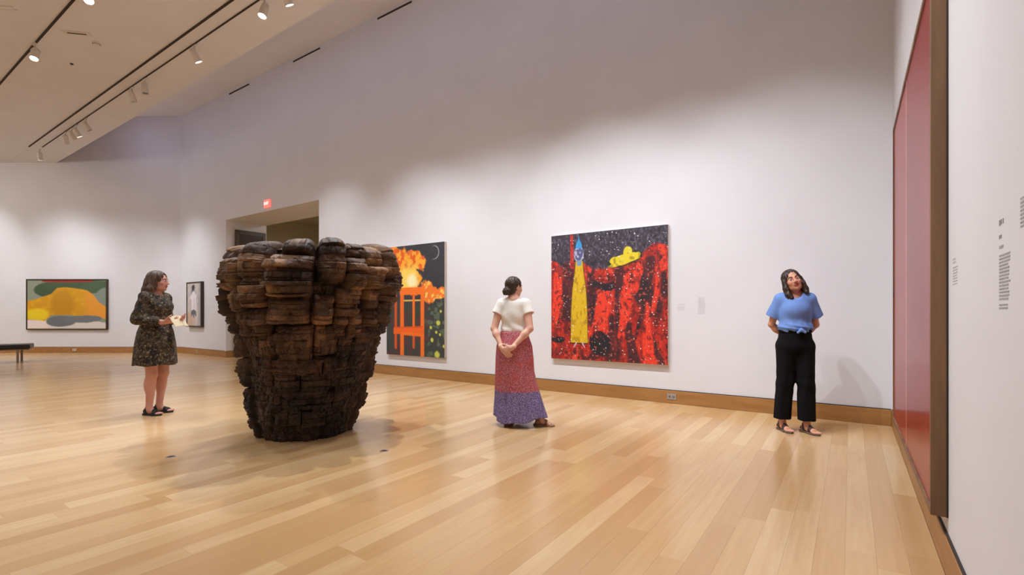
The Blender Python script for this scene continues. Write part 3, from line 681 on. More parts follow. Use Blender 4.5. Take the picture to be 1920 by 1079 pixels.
MB().box(-.12, .12, -.03, .03, -.008, 0).build('slot_opening', M['ceil'], o); MB().box(-.16, .16, .03, .05, -.012, 0).box(-.16, .16, -.05, -.03, -.012, 0).build('vent_frame', M['white_metal'], o)
# movement joint in the ceiling at its far left end
tag(MB().box(-27, -18.6, 3.58, 3.60, ZL - .004, ZL).build('trim_2', M['ceil']), kind='structure')

# ------------------------------------------------------------------ bench
t_ = CH * FPX / (681 - HZ); p = (33 - 960) / FPX * t_ * CR + t_ * CF
b = empty('bench', (p[0], p[1], 0), YAW + .66); tag(b, 'low black leather bench on thin steel legs at the left edge, before the far wall', 'bench')
MB().box(-1.75, .22, -.02, .62, .33, .445).build('cushion', M['leather'], b, bevel=.025, seg=4)
for x in (-1.17, -.58): MB().box(x - .004, x + .004, -.024, .624, .34, .448).build('cushion_seam', M['black'], b)
MB().box(-1.72, .19, .0, .02, .305, .33).box(-1.72, .19, .58, .6, .305, .33).box(-1.72, -1.70, 0, .6, .305, .33).box(.17, .19, 0, .6, .305, .33).build('bench_frame', M['steel'], b)
for x in (-1.55, 0.0):
    for y in (0.0, .57): MB().box(x - .022, x + .022, y, y + .02, 0, .31).build('leg', M['steel'], b)

# ------------------------------------------------------------------ people: implicit surfaces turned into meshes
class SDF:
    def __init__(s, lo, hi, h):
        s.lo = np.array(lo, np.float32); s.h = h
        n = np.ceil((np.array(hi) - s.lo) / h).astype(int) + 1
        s.ax = [(s.lo[i] + h * np.arange(n[i])).astype(np.float32) for i in range(3)]
        s.v = np.full(n, .08, np.float32)
    def _sl(s, bb, pad):
        sl = []
        for i in range(3):
            a = int(np.clip(np.floor((bb[0][i] - pad - s.lo[i]) / s.h), 0, s.v.shape[i])); b = int(np.clip(np.ceil((bb[1][i] + pad - s.lo[i]) / s.h) + 1, 0, s.v.shape[i]))
            sl.append(slice(a, b))
        X = s.ax[0][sl[0]][:, None, None]; Y = s.ax[1][sl[1]][None, :, None]; Z = s.ax[2][sl[2]][None, None, :]
        return tuple(sl), X, Y, Z
    def add(s, p, k=.02):
        f, bb = p; sl, X, Y, Z = s._sl(bb, max(k, 2 * s.h) + .012)
        if min(s.v[sl].shape) == 0: return s
        d = f(X, Y, Z); a = s.v[sl]
        if k > 0: hh = np.maximum(k - np.abs(a - d), 0) / k; s.v[sl] = np.minimum(a, d) - hh * hh * k * .25
        else: s.v[sl] = np.minimum(a, d)
        return s
    def sub(s, p, k=.008):
        f, bb = p; sl, X, Y, Z = s._sl(bb, max(k, 2 * s.h) + .012)
        if min(s.v[sl].shape) == 0: return s
        d = -f(X, Y, Z); a = s.v[sl]; hh = np.maximum(k - np.abs(a - d), 0) / k; s.v[sl] = np.maximum(a, d) + hh * hh * k * .25
        return s
    def full(s, fn):                                     # fn(v, X, Y, Z) -> v
        X = s.ax[0][:, None, None]; Y = s.ax[1][None, :, None]; Z = s.ax[2][None, None, :]
        s.v = fn(s.v, X, Y, Z).astype(np.float32); return s
    def mesh(s):
        v = s.v.copy(); v[0] = v[-1] = .05; v[:, 0] = v[:, -1] = .05; v[:, :, 0] = v[:, :, -1] = .05
        neg = v < 0; nx, ny, nz = v.shape
        c = np.zeros((nx - 1, ny - 1, nz - 1), np.int8)
        for dx in (0, 1):
            for dy in (0, 1):
                for dz in (0, 1): c += neg[dx:nx - 1 + dx, dy:ny - 1 + dy, dz:nz - 1 + dz]
        I, J, K = np.nonzero((c > 0) & (c < 8)); N = len(I)
        idx = np.full(c.shape, -1, np.int32); idx[I, J, K] = np.arange(N)
        acc = np.zeros((N, 3), np.float32); cnt = np.zeros(N, np.float32)
        cs = [(a, b, d) for a in (0, 1) for b in (0, 1) for d in (0, 1)]
        for A in cs:
            for ax in range(3):
                if A[ax] == 1: continue
                B = list(A); B[ax] = 1
                va = v[I + A[0], J + A[1], K + A[2]]; vb = v[I + B[0], J + B[1], K + B[2]]
                m_ = (va < 0) != (vb < 0); t_ = np.where(m_, va / np.where(m_, va - vb, 1), 0)
                p_ = np.tile(np.array(A, np.float32), (N, 1)); p_[:, ax] += t_; acc += p_ * m_[:, None]; cnt += m_
        V = (np.stack([I, J, K], 1) + acc / np.maximum(cnt, 1)[:, None]) * s.h + s.lo
        Qs = []
        for ax in range(3):
            a = [slice(1, -1)] * 3; a[ax] = slice(0, -1); b = list(a); b[ax] = slice(1, None)
            n0 = neg[tuple(a)]; n1 = neg[tuple(b)]
            o1, o2 = [(1, 2), (2, 0), (0, 1)][ax]
            for flip, mk in ((False, n0 & ~n1), (True, ~n0 & n1)):
                P = np.stack(np.nonzero(mk), 1); P[:, [o1, o2]] += 1
                def g(d1, d2): q = P.copy(); q[:, o1] += d1; q[:, o2] += d2; return idx[q[:, 0], q[:, 1], q[:, 2]]
                q = np.stack([g(-1, -1), g(0, -1), g(0, 0), g(-1, 0)], 1)
                Qs.append(q[:, ::-1] if flip else q)
        Q = np.concatenate(Qs); Q = Q[(Q >= 0).all(1)]
        return V, Q
def cap(a, b, ra, rb, w=None):
    a = np.array(a, float); b = np.array(b, float); d = b - a; L = max(float(d @ d), 1e-9); R_ = max(ra, rb)
    def f(X, Y, Z):
        px, py, pz = X - a[0], Y - a[1], Z - a[2]; t_ = np.clip((px * d[0] + py * d[1] + pz * d[2]) / L, 0, 1)
        return np.sqrt((px - t_ * d[0]) ** 2 + (py - t_ * d[1]) ** 2 + (pz - t_ * d[2]) ** 2) - (ra + (rb - ra) * t_)
    return f, (np.minimum(a, b) - R_, np.maximum(a, b) + R_)
def ell(c, r, R_=None):
    c = np.array(c, float); r = np.array(r, float); m_ = float(max(r))
    A = np.eye(3) if R_ is None else np.array(R_).T
    def f(X, Y, Z):
        x, y, z = X - c[0], Y - c[1], Z - c[2]
        u = (A[0, 0] * x + A[0, 1] * y + A[0, 2] * z) / r[0]; v = (A[1, 0] * x + A[1, 1] * y + A[1, 2] * z) / r[1]; w = (A[2, 0] * x + A[2, 1] * y + A[2, 2] * z) / r[2]
        k0 = np.sqrt(u * u + v * v + w * w); k1 = np.sqrt((u / r[0]) ** 2 + (v / r[1]) ** 2 + (w / r[2]) ** 2)
        return k0 * (k0 - 1) / np.maximum(k1, 1e-6)
    return f, (c - m_, c + m_)
def cutf(p, n, q):                                       # keep the side of p where (x-q).n < 0
    f, bb = p; n = np.array(n, float); n /= np.linalg.norm(n)
    return (lambda X, Y, Z: np.maximum(f(X, Y, Z), (X - q[0]) * n[0] + (Y - q[1]) * n[1] + (Z - q[2]) * n[2])), bb
def rotm(rx=0, ry=0, rz=0):
    from mathutils import Euler
    return np.array(Euler((rx, ry, rz), 'XYZ').to_matrix())
A_ = np.array
def nrm(v): v = A_(v, float); return v / np.linalg.norm(v)
class Head:
    def __init__(s, c, R_): s.c = A_(c, float); s.R = R_
    def p(s, q): return s.c + s.R @ A_(q, float)
    def e(s, c, r, R2=None): return ell(s.p(c), r, s.R if R2 is None else s.R @ R2)
    def k(s, a, b, ra, rb): return cap(s.p(a), s.p(b), ra, rb)
def head_body(B, H, neck):
    B.add(H.e((0, .012, .028), (.073, .092, .083)), .02)
    B.add(H.e((0, -.030, -.035), (.056, .060, .072)), .03)
    B.add(H.k((-.03, -.035, -.078), (.03, -.035, -.078), .022, .022), .03)
    B.add(H.e((0, -.068, -.092), (.018, .018, .016)), .02)
    for sx in (-1, 1):
        B.add(H.e((sx * .037, -.060, -.026), (.022, .02, .022)), .02)
        B.add(H.k((sx * .012, -.086, .026), (sx * .042, -.073, .024), .007, .006), .012)
        B.sub(H.e((sx * .031, -.092, .006), (.016, .016, .011)), .012)
        B.add(H.e((sx * .074, .008, -.008), (.009, .019, .031), rotm(.15, 0, sx * .35)), .006)
        B.sub(H.e((sx * .082, .004, -.006), (.006, .009, .016)), .004)
        B.add(H.e((sx * .012, -.098, -.030), (.009, .009, .007)), .006)
    B.add(H.k((0, -.084, .014), (0, -.106, -.024), .008, .0105), .012)
    B.add(H.e((0, -.086, -.0535), (.023, .011, .0065)), .006)
    B.add(H.e((0, -.085, -.065), (.019, .011, .0075)), .006)
    B.sub(H.k((-.02, -.097, -.0592), (.02, -.097, -.0592), .0028, .0028), .004)
    B.add(cap(neck, H.p((0, .018, -.07)), .054, .049), .03)
    B.add(cap(A_(neck) - [0, 0, .03], neck, .07, .054), .03)
def face_bits(root, H, eye_c, brow_c, mats_):
    out = []
    for sx in (-1, 1):
        for nm, c, r, m_ in (('eye', (sx * .031, -.0775, .006), (.0125, .0115, .0095), mats_[0]), ('iris', (sx * .031, -.0857, .006), (.0066, .0046, .0066), mats_[1])):
            mb = MB(); n, m2 = 16, 10; P = []
            for j in range(m2 + 1):
                a = math.pi * j / m2; P.append((max(math.sin(a), .001), math.cos(a)))
            T = Matrix.Translation(H.p(c)) @ Matrix(H.R.tolist()).to_4x4() @ Matrix.Diagonal((r[0], r[1], r[2], 1))
            mb.lathe(P, n, T); o = mb.build(nm, m_, root if nm == 'eye' else out[-1], smooth=True)
            if nm == 'eye': out.append(o)
        pts = [H.p((sx * x, y, z)) for x, y, z in ((.014, -.0925, .026), (.028, -.0900, .0315), (.040, -.082, .030), (.048, -.074, .025))]
        MB().tube(pts, .0028, 6).build('eyebrow', mats_[2], root, smooth=True)
def hand(B, wrist, dirv, palm, side, curl=.5, sc=1.0, spread=.12, thumb_curl=.4):
    """palm: direction the palm faces; side: +1 when the thumb is towards cross(dir, palm)"""
    d = nrm(dirv); n = nrm(A_(palm) - d * (A_(palm) @ d)); t_ = np.cross(d, n) * side
    w = A_(wrist, float); pc = w + d * .046 * sc
    R_ = np.stack([t_, d, n], 1)
    B.add(cap(w - d * .03, w + d * .012, .024 * sc, .024 * sc), .02)
    B.add(ell(pc, (.038 * sc, .05 * sc, .015 * sc), R_), .018)
    for i, (off, L, r) in enumerate(((.027, .070, .0085), (.009, .078, .0088), (-.009, .073, .0084), (-.026, .058, .0075))):
        a = w + d * .082 * sc + t_ * off * sc; dd = nrm(d + t_ * off * spread * 10); ang = 0; p_ = w + d * .05 * sc + t_ * off * .8 * sc
        B.add(cap(p_, a, r * sc * 1.05, r * sc), .01); p_ = a
        for j, fr in enumerate((.44, .32, .24)):
            ang += curl * (.75 if j == 0 else .95); v = dd * math.cos(ang) + n * math.sin(ang); q = p_ + v * L * fr * sc
            B.add(cap(p_, q, r * sc * (1 - .08 * j), r * sc * (.92 - .08 * j)), .004); p_ = q
    p_ = w + d * .022 * sc + t_ * .024 * sc
    for j, L in enumerate((.038, .030, .024)):
        a = thumb_curl * j; v = nrm(d * (.75 + .15 * j) + t_ * (.75 - .45 * a) + n * (.25 + .5 * a)); q = p_ + v * L * sc
        B.add(cap(p_, q, (.0115 - .001 * j) * sc, (.0105 - .001 * j) * sc), .008 if j else .015); p_ = q
def foot(B, ank, d, sc=1.0, toes=True):
    d = nrm(A_([d[0], d[1], 0])); s_ = A_([-d[1], d[0], 0]); g = A_([ank[0], ank[1], 0])
    z = lambda h: A_([0, 0, h])
    B.add(cap(ank, g - d * .012 + z(.055), .033 * sc, .032), .02)
    B.add(cap(g - d * .035 * sc + z(.042), g + d * .02 * sc + z(.040), .028 * sc, .026 * sc), .02)
    B.add(cap(g + d * .02 + z(.055), g + d * .085 * sc + z(.034), .027 * sc, .019 * sc), .025)
    B.add(cap(g + d * .09 * sc + s_ * .018 + z(.031), g + d * .09 * sc - s_ * .018 + z(.031), .018 * sc, .017 * sc), .02)
    for i, o in enumerate((.027, .012, -.001, -.014, -.026)):
        r = (.0115, .0085, .008, .0075, .007)[i]; L = (.052, .052, .046, .038, .030)[i]
        B.add(cap(g + d * .095 * sc + s_ * o + z(.026), g + d * (.095 * sc + L) + s_ * o * 1.05 + z(.022), r * 1.1, r), .006)
    return g, d, s_
def sandal(root, ank, d, side, m_sole, m_strap, bands, sole_col=None, thick=.018, h=.004, name='sandal', heel=True, dress=False):
    """side: +1 when the big toe is on cross(up, d)"""
    d = nrm(A_([d[0], d[1], 0])); s_ = A_([-d[1], d[0], 0]); g = A_([ank[0], ank[1], 0])
    lo = np.minimum(g - d * .11, g + d * .19) - .075; hi = np.maximum(g - d * .11, g + d * .19) + .075; lo[2] = -.02; hi[2] = .16
    F = SDF(lo, hi, h)
    def fsole(X, Y, Z):
        u = (X - g[0]) * d[0] + (Y - g[1]) * d[1]; v = (X - g[0]) * s_[0] + (Y - g[1]) * s_[1]
        w = np.interp(u.ravel(), [-.085, -.07, -.03, .02, .09, .135, .162], [.004, .025, .034, .034, .047, .038, .004]).reshape(u.shape)
        return np.maximum(np.maximum(np.maximum(np.abs(v) - w, np.abs(u - .0385) - .1235), Z - thick), -Z).astype(np.float32) - .0
    X = F.ax[0][:, None, None]; Y = F.ax[1][None, :, None]; Z = F.ax[2][None, None, :]
    F.v = np.maximum(fsole(X + 0 * Y, Y + 0 * X, Z), -.05)
    V, Q = F.mesh(); so = np_mesh('sole', V, Q, m_sole, root)
    F = SDF(lo, hi, h); foot(F, ank, d)
    base = F.v - .006; u = (X - g[0]) * d[0] + (Y - g[1]) * d[1]
    out = np.full(F.v.shape, .05, np.float32)
    for (u0, u1, slope, z0, z1) in bands:
        out = np.minimum(out, np.maximum(np.maximum(np.maximum(base, np.abs(u + slope * Z - (u0 + u1) / 2) - (u1 - u0) / 2), z0 - Z), Z - z1))
    F.v = out; V, Q = F.mesh(); np_mesh('strap', V, Q, m_strap, so)
    return so
def limb_leg(B, hip, knee, ankle, sc=1.0, fat=1.0):
    hip, knee, ankle = map(lambda q: A_(q, float), (hip, knee, ankle))
    B.add(cap(hip, knee, .083 * sc * fat, .050 * sc * fat), .03); B.add(cap(knee, ankle, .049 * sc * fat, .033 * sc), .02)
    m_ = knee * .68 + ankle * .32; B.add(ell(m_ + A_([0, .018, 0]), (.046 * sc * fat, .05 * sc * fat, .10)), .03)
    B.add(ell(knee + A_([0, -.018, 0]), (.036, .036, .045)), .025)
def limb_arm(B, sh, el, wr, sc=1.0, fat=1.0):
    B.add(cap(sh, el, .047 * sc * fat, .036 * sc * fat), .03)
    el = A_(el, float); wr = A_(wr, float)
    B.add(cap(el, wr, .036 * sc * fat, .023 * sc), .012); B.add(ell(el * .7 + wr * .3, (.036 * fat, .036 * fat, .036 * fat)), .03)
def torso(B, fat=1.0):
    B.add(ell((0, .01, .93), (.165 * fat, .115 * fat, .115)), .03); B.add(ell((0, .0, 1.06), (.125 * fat, .09 * fat, .13)), .05)
    B.add(ell((0, .005, 1.22), (.142 * fat, .103 * fat, .155)), .05); B.add(cap((-.125, .015, 1.345), (.125, .015, 1.345), .052, .052), .05)
    for sx in (-1, 1):
        B.add(ell((sx * .062, -.066, 1.235), (.048, .044, .050)), .03); B.add(ell((sx * .068, .045, .89), (.078, .072, .09)), .04)
        B.add(cap((sx * .03, .02, 1.40), (sx * .13, .02, 1.36), .035, .035), .03)
def skin_colors(V, H, base, lip=(160, 84, 78), blush=(196, 128, 110)):
    q = (V - H.c) @ H.R
    c = np.tile(lin(base), (len(V), 1))
    n1 = np.exp(-(((np.abs(q[:, 0]) - .038) / .02) ** 2 + ((q[:, 2] + .025) / .022) ** 2)) * (q[:, 1] < -.03)
    c = c * (1 - .5 * n1[:, None]) + lin(blush) * .5 * n1[:, None]
    l = (np.abs(q[:, 0]) < .024 - np.abs(q[:, 2] + .059) * .6) & (np.abs(q[:, 2] + .059) < .0125) & (q[:, 1] < -.075)
    c[l] = lin(lip)
    return c
M['skin'] = attr_mat('skin', .5, (220, .06, .001), .4)
try: M['skin'].node_tree.nodes['Principled BSDF'].inputs['Subsurface Weight'].default_value = .06; M['skin'].node_tree.nodes['Principled BSDF'].inputs['Subsurface Radius'].default_value = (.01, .004, .002)
except Exception: pass
M['eye'] = mat('eye_white', rgb(226, 220, 214), .25); M['iris'] = mat('iris_brown', rgb(50, 34, 24), .2)
def hairmat(name, c1, c2):
    m = mat(name, rough=.42); t = NT(m); p = t.pos((1, 1, .18)); f = t.noise(p, 130, 4, .7); t.col(t.ramp(f, [(.3, rgb(*c1)), (.75, rgb(*c2))])); t.bump(f, .6, .004); return m
def clothmat(name, c, rough=.85, scale=400, c2=None):
    m = mat(name, rgb(*c), rough); t = NT(m); p = t.pos(); t.bump(t.noise(p, scale, 3), .25, .0015)
    if c2: t.col(t.ramp(t.noise(p, 7, 4), [(.35, rgb(*c)), (.7, rgb(*c2))]))
    return m
def strands(v, X, Y, Z, H, amp=.0022, fr=46, wav=9):
    q0 = (X - H.c[0]); q1 = (Y - H.c[1]); q2 = (Z - H.c[2]); R_ = H.R
    a = R_[0, 0] * q0 + R_[1, 0] * q1 + R_[2, 0] * q2; b = R_[0, 1] * q0 + R_[1, 1] * q1 + R_[2, 1] * q2; c = R_[0, 2] * q0 + R_[1, 2] * q1 + R_[2, 2] * q2
    th = np.arctan2(b, a)
    return v + amp * np.sin(th * fr + 1.4 * np.sin(c * wav * 6)) + amp * 1.2 * np.sin(th * fr * .37 + c * 60 * .5 + 1)
def place(root, obj_kids=None): return root
def person(label, X, Y, face, scale):
    w = X * CR + Y * CF; f = face[0] * CR + face[1] * CF
    o = empty('person', (w[0], w[1], 0), math.atan2(f[0], -f[1])); o.scale = (scale,) * 3
    tag(o, label, 'person'); return o
LO, HI = (-.42, -.42, -.01), (.42, .42, 1.74)

# ---- woman in blue: faces the camera, head tipped to her right, hands behind her back
def woman_blue():
    root = person('woman in blue shirt and black trousers facing the view, hands behind her back, head tilted', 2.868, 4.98, (-.36, -1), 1.0)
    H = Head((-.03, -.012, 1.53), rotm(-.14, -.30, .10))
    B = SDF(LO, HI, .005); torso(B, .88)
    ank = {-1: (-.112, .03, .085), 1: (.100, .0, .085)}; hipx = .078
    fd = {-1: (.38, -1), 1: (.62, -1)}
    for sx in (-1, 1):
        a = ank[sx]; limb_leg(B, (sx * hipx, 0, .88), (sx * .088 , -.015, .47), a, .92)
        foot(B, a, fd[sx])
        limb_arm(B, (sx * .143, .015, 1.345), (sx * .20, .10, 1.085), (sx * .05, .175, .93), .92)
    hand(B, (-.055, .18, .935), (1, .10, -.45), (0, -1, 0), -1, .55, .95)
    hand(B, (.05, .19, .93), (-1, .25, -.3), (0, -1, .1), 1, .45, .95)
    head_body(B, H, (0, .02, 1.385)); V, Q = B.mesh()
    np_mesh('body', V, Q, M['skin'], root, colors=skin_colors(V, H, (206, 150, 122)))
    dark = hairmat('dark_brown_hair', (22, 14, 10), (66, 44, 30)); face_bits(root, H, 0, 0, (M['eye'], M['iris'], dark))
    F = SDF((-.22, -.2, 1.3), (.22, .2, 1.72), .0045)
    F.add(H.e((0, .018, .034), (.083, .100, .089)), 0); F.add(H.e((0, .045, -.02), (.078, .075, .09)), .02)
    F.sub(H.e((.004, -.105, -.012), (.058, .088, .104)), .01)
    F.sub(H.e((0, -.13, -.16), (.08, .10, .12)), .01)
    for sx, pts in ((-1, [(-.068, -.01, .0), (-.082, -.02, -.07), (-.088, -.035, -.13), (-.075, -.05, -.165)]), (-1, [(-.05, .05, -.02), (-.075, .04, -.1), (-.095, .01, -.155), (-.10, -.02, -.185)]),
                    (1, [(.068, -.0, .0), (.076, -.01, -.06), (.082, -.015, -.11), (.078, -.03, -.15)]), (1, [(.05, .05, -.02), (.07, .045, -.09), (.085, .02, -.14)]),
                    (0, [(0, .08, 0), (.0, .085, -.08), (0, .08, -.14)])):
        for i in range(len(pts) - 1): F.add(H.k(pts[i], pts[i + 1], .030 - .003 * i, .028 - .003 * i), .02)
    F.sub(H.k((.004, -.10, .11), (.002, .03, .128), .004, .003), .006)
    F.full(lambda v, X, Y, Z: strands(v, X, Y, Z, H)); V, Q = F.mesh(); np_mesh('hair', V, Q, dark, root)
    # top
    blue = clothmat('blue_shirt_fabric', (104, 138, 200), .8, 300)
    T = SDF((-.38, -.3, .96), (.38, .3, 1.5), .005)
    T.add(ell((0, -.008, 1.22), (.150, .120, .20)), 0); T.add(ell((0, -.005, 1.06), (.160, .128, .075)), .05); T.add(cap((-.118, .015, 1.345), (.118, .015, 1.345), .064, .064), .05)
    T.add(ell((0, -.07, 1.235), (.105, .066, .075)), .04)
    for sx in (-1, 1):
        a, b = A_((sx * .130, .015, 1.34)), A_((sx * .190, .065, 1.165)); n = nrm(b - a)
        T.add(cutf(cap(a, b + n * .05, .060, .078), n, b + n * .0), .03)
    for sx in (-1, 1):
        a, b = A_((sx * .130, .015, 1.34)), A_((sx * .190, .065, 1.165)); n = nrm(b - a); T.sub(cap(b - n * .03, b + n * .06, .052, .069), .006)
    T.sub(ell((0, -.11, 1.425), (.062, .10, .085)), .008); T.sub(cap((0, -.03, 1.42), (0, .01, 1.52), .064, .075), .008); T.sub(cap((0, -.15, 1.36), (0, -.15, 1.33), .02, .006), .012)
    def fold(v, X, Y, Z):
        m_ = np.clip((1.30 - Z) / .2, 0, 1); m2 = np.clip((1.12 - Z) / .1, 0, 1)
        v = v + .0035 * m_ * np.sin(X * 52 + 3 * np.sin(Z * 11) + Y * 20) + .006 * m2 * np.sin(X * 95 + Y * 40 + 2 * np.sin(Z * 30)) + .004 * np.clip((1.1 - Z) / .05, 0, 1) * np.sin(Z * 150 + X * 30)
        return np.maximum(v, 1.005 + .012 * np.sin(X * 17 + 1) - Z)
    T.full(fold); V, Q = T.mesh(); sh = np_mesh('shirt', V, Q, blue, root)
    K = SDF((-.09, -.20, .98), (.09, -.08, 1.10), .004)      # small knot of cloth at the front hem
    K.add(ell((.03, -.135, 1.035), (.022, .018, .02)), 0).add(cap((.03, -.14, 1.035), (.062, -.14, 1.015), .010, .014), .01).add(cap((.03, -.14, 1.035), (.0, -.142, 1.012), .010, .013), .01)
    V, Q = K.mesh(); np_mesh('knot', V, Q, blue, sh)
    # trousers
    blk = clothmat('black_trouser_fabric', (11, 10, 13), .95, 350); blk.node_tree.nodes['Principled BSDF'].inputs['Specular IOR Level'].default_value = .2
    P_ = SDF((-.34, -.26, .08), (.34, .28, 1.07), .005)
    P_.add(ell((0, .010, .97), (.150, .124, .12)), 0); P_.add(ell((0, .022, .88), (.166, .142, .125)), .03)
    for sx in (-1, 1):
        kx = sx * .090; a = ank[sx]
        P_.add(cap((sx * .082, .0, .86), (kx * 1.03, -.008, .5), .094, .078), .03); P_.add(cap((kx * 1.03, -.008, .5), (a[0] * 1.02, a[1] - .01, .10), .078, .078), .02)
    def fold2(v, X, Y, Z):
        v = v + .004 * np.sin(X * 60 + 1.7 * np.sin(Z * 7) + 2 * (Y > 0)) * np.clip((.95 - Z) / .2, 0, 1) + .003 * np.sin(Z * 45 + X * 22) * np.exp(-((Z - .5) / .12) ** 2)
        v = np.maximum(v, Z - 1.035); return np.maximum(v, .125 + .03 * X * 0 - Z)
    P_.full(fold2)
    for sx in (-1, 1): a = ank[sx]; P_.sub(cap((a[0], a[1] - .01, .06), (a[0], a[1] - .01, .2), .072, .066), .006)
    V, Q = P_.mesh(); tr = np_mesh('trousers', V, Q, blk, root)
    W = SDF((-.2, -.17, .99), (.2, .17, 1.06), .005); W.add(ell((0, .005, 1.02), (.151, .120, .12)), 0); W.full(lambda v, X, Y, Z: np.maximum(np.maximum(v, Z - 1.04), 1.005 - Z)); V, Q = W.mesh(); np_mesh('waistband', V, Q, blk, tr)
    sole = mat('sandal_sole', rgb(96, 76, 64), .7); strap = mat('sandal_strap', rgb(62, 42, 40), .6)
    for sx in (-1, 1): sandal(root, ank[sx], fd[sx], sx, sole, strap, [(-.008, .022, .25, .0, .2), (.045, .075, 0, .0, .2), (-.075, -.045, -.2, .03, .06)])
woman_blue()

# ---- woman in white top and long skirt: seen from behind, looking at the starry picture
def woman_skirt():
    root = person('woman in white top and long red and purple patterned skirt seen from behind, hands clasped', .02, 5.30, (.22, .975), .965)
    H = Head((0.0, -.015, 1.535), rotm(.06, -.02, -.62))
    B = SDF(LO, HI, .005); torso(B, .94)
    ank = {1: (.07, .0, .085), -1: (-.30, -.02, .085)}; fd = {1: (-.05, -1), -1: (-1.0, .12)}
    limb_leg(B, (.088, 0, .88), (.08, -.015, .47), ank[1], .95); limb_leg(B, (-.088, 0, .88), (-.15, -.035, .48), ank[-1], .9)
    for sx in (-1, 1): foot(B, ank[sx], fd[sx])
    limb_arm(B, (.145, .015, 1.345), (.205, .085, 1.075), (.085, .205, .865), 1.0, 1.08); limb_arm(B, (-.145, .015, 1.345), (-.20, .10, 1.075), (-.03, .215, .875), 1.0, 1.08)
    hand(B, (.08, .215, .865), (-.75, .12, -.75), (0, -1, .0), 1, .5, .95)
    hand(B, (-.025, .225, .875), (1, .12, -.38), (0, -1, .05), -1, .6, .95)
    head_body(B, H, (0, .02, 1.385)); V, Q = B.mesh()
    np_mesh('body', V, Q, M['skin'], root, colors=skin_colors(V, H, (224, 174, 150)))
    dark = hairmat('brown_hair', (30, 20, 15), (84, 62, 46)); face_bits(root, H, 0, 0, (M['eye'], M['iris'], dark))
    F = SDF((-.2, -.2, 1.3), (.2, .24, 1.72), .0045)
    F.add(H.e((0, .018, .034), (.081, .099, .088)), 0); F.add(H.e((0, .05, -.03), (.066, .06, .07)), .02)
    F.sub(H.e((0, -.105, -.035), (.066, .085, .10)), .01); F.sub(H.e((0, -.07, -.10), (.1, .10, .075)), .012)
    for sx in (-1, 1): F.sub(H.e((sx * .085, -.005, -.03), (.022, .03, .045)), .01)
    F.add(H.e((0, .105, -.055), (.050, .038, .040)), .008)
    for i in range(7):                                     # rolled coils of the low bun
        a = i * .9; F.add(H.e((.034 * math.cos(a), .118, -.055 + .030 * math.sin(a)), (.018, .016, .018)), .004)
    for i in range(3): F.add(H.k((-.05, .07 - .01 * i, .03 - .035 * i), (.05, .07 - .01 * i, .025 - .035 * i), .024, .024), .006)
    F.full(lambda v, X, Y, Z: strands(v, X, Y, Z, H, .0018, 38)); V, Q = F.mesh(); np_mesh('hair', V, Q, dark, root)
    white = clothmat('cream_top_fabric', (242, 240, 232), .85, 260)
    T = SDF((-.38, -.3, .96), (.38, .3, 1.5), .005)
    T.add(ell((0, .0, 1.22), (.150, .117, .20)), 0); T.add(ell((0, .0, 1.06), (.150, .112, .075)), .05); T.add(cap((-.12, .015, 1.345), (.12, .015, 1.345), .064, .064), .05); T.add(ell((0, -.07, 1.235), (.115, .062, .075)), .04)
    sl = {}
    for sx in (-1, 1):
        a, b = A_((sx * .134, .015, 1.345)), A_((sx * .178, .048, 1.235)); n = nrm(b - a); sl[sx] = (a, b, n)
        T.add(cutf(cap(a, b + n * .04, .062, .066), n, b), .03)
    for sx in (-1, 1): a, b, n = sl[sx]; T.sub(cap(b - n * .006, b + n * .06, .047, .053), .005)
    T.sub(cap((0, -.02, 1.425), (0, -.03, 1.54), .070, .085), .008)
    def fold(v, X, Y, Z):
        v = v + .004 * np.clip((1.3 - Z) / .2, 0, 1) * np.sin(X * 38 - Z * 34 + 2 * np.sin(Z * 9)) + .004 * np.clip((1.08 - Z) / .06, 0, 1) * np.sin(X * 90 + Y * 30)
        return np.maximum(v, 1.005 - Z)
    T.full(fold); V, Q = T.mesh(); np_mesh('top', V, Q, white, root)
    # skirt
    K = SDF((-.46, -.36, .0), (.40, .36, 1.06), .006)
    def sk(v, X, Y, Z):
        z = K.ax[2]; f = lambda pts, vals: np.interp(z, pts, vals).astype(np.float32)[None, None, :]
        cx = f([0, .2, .5, 1.0], [-.035, -.025, -.01, 0]); cy = f([0, 1], [-.0, .01])
        rxl = f([0, .1, .3, .5, .75, .88, .98, 1.05], [.262, .254, .232, .217, .207, .196, .165, .145])
        ryl = f([0, .3, .5, .8, .9, .98, 1.05], [.22, .195, .187, .168, .160, .136, .118])
        dx = X - cx; dy = Y - cy; th = np.arctan2(dy, dx); am = f([0, .5, .9, 1.0], [.055, .035, .012, .0])
        side = np.clip(-dx / .2, 0, 1) * f([0, .12, .3, .6], [.46, .42, .30, .06])         # pushed out over the stretched right leg
        rip = 1 + am * (np.sin(th * 9 + .6) + .5 * np.sin(th * 17 + 2)) + side * np.exp(-(dy / .16) ** 2)
        q = np.sqrt((dx / rxl) ** 2 + (dy / ryl) ** 2) / rip
        d_ = (q - 1) * np.minimum(rxl, ryl)
        hem = .045 + .05 * np.clip(-X / .3, 0, 1) + .05 * np.clip(X / .2, 0, 1) ** 2 + .012 * np.sin(th * 5)
        inner = np.maximum(d_ + .012, (Z - (hem + .25)))
        d_ = np.maximum(d_, -inner)
        return np.maximum(np.maximum(d_, hem - Z), Z - 1.035)
    K.full(sk); V, Q = K.mesh()
    m = mat('patterned_skirt', rough=.85); t = NT(m); p = t.pos(); g = t.n('ShaderNodeSeparateXYZ'); t.l(p, g.inputs[0])
    vo = t.n('ShaderNodeTexVoronoi', Scale=88.0); t.l(p, vo.inputs['Vector']); n_ = t.noise(p, 90, 3); n3 = t.noise(p, 12, 2)
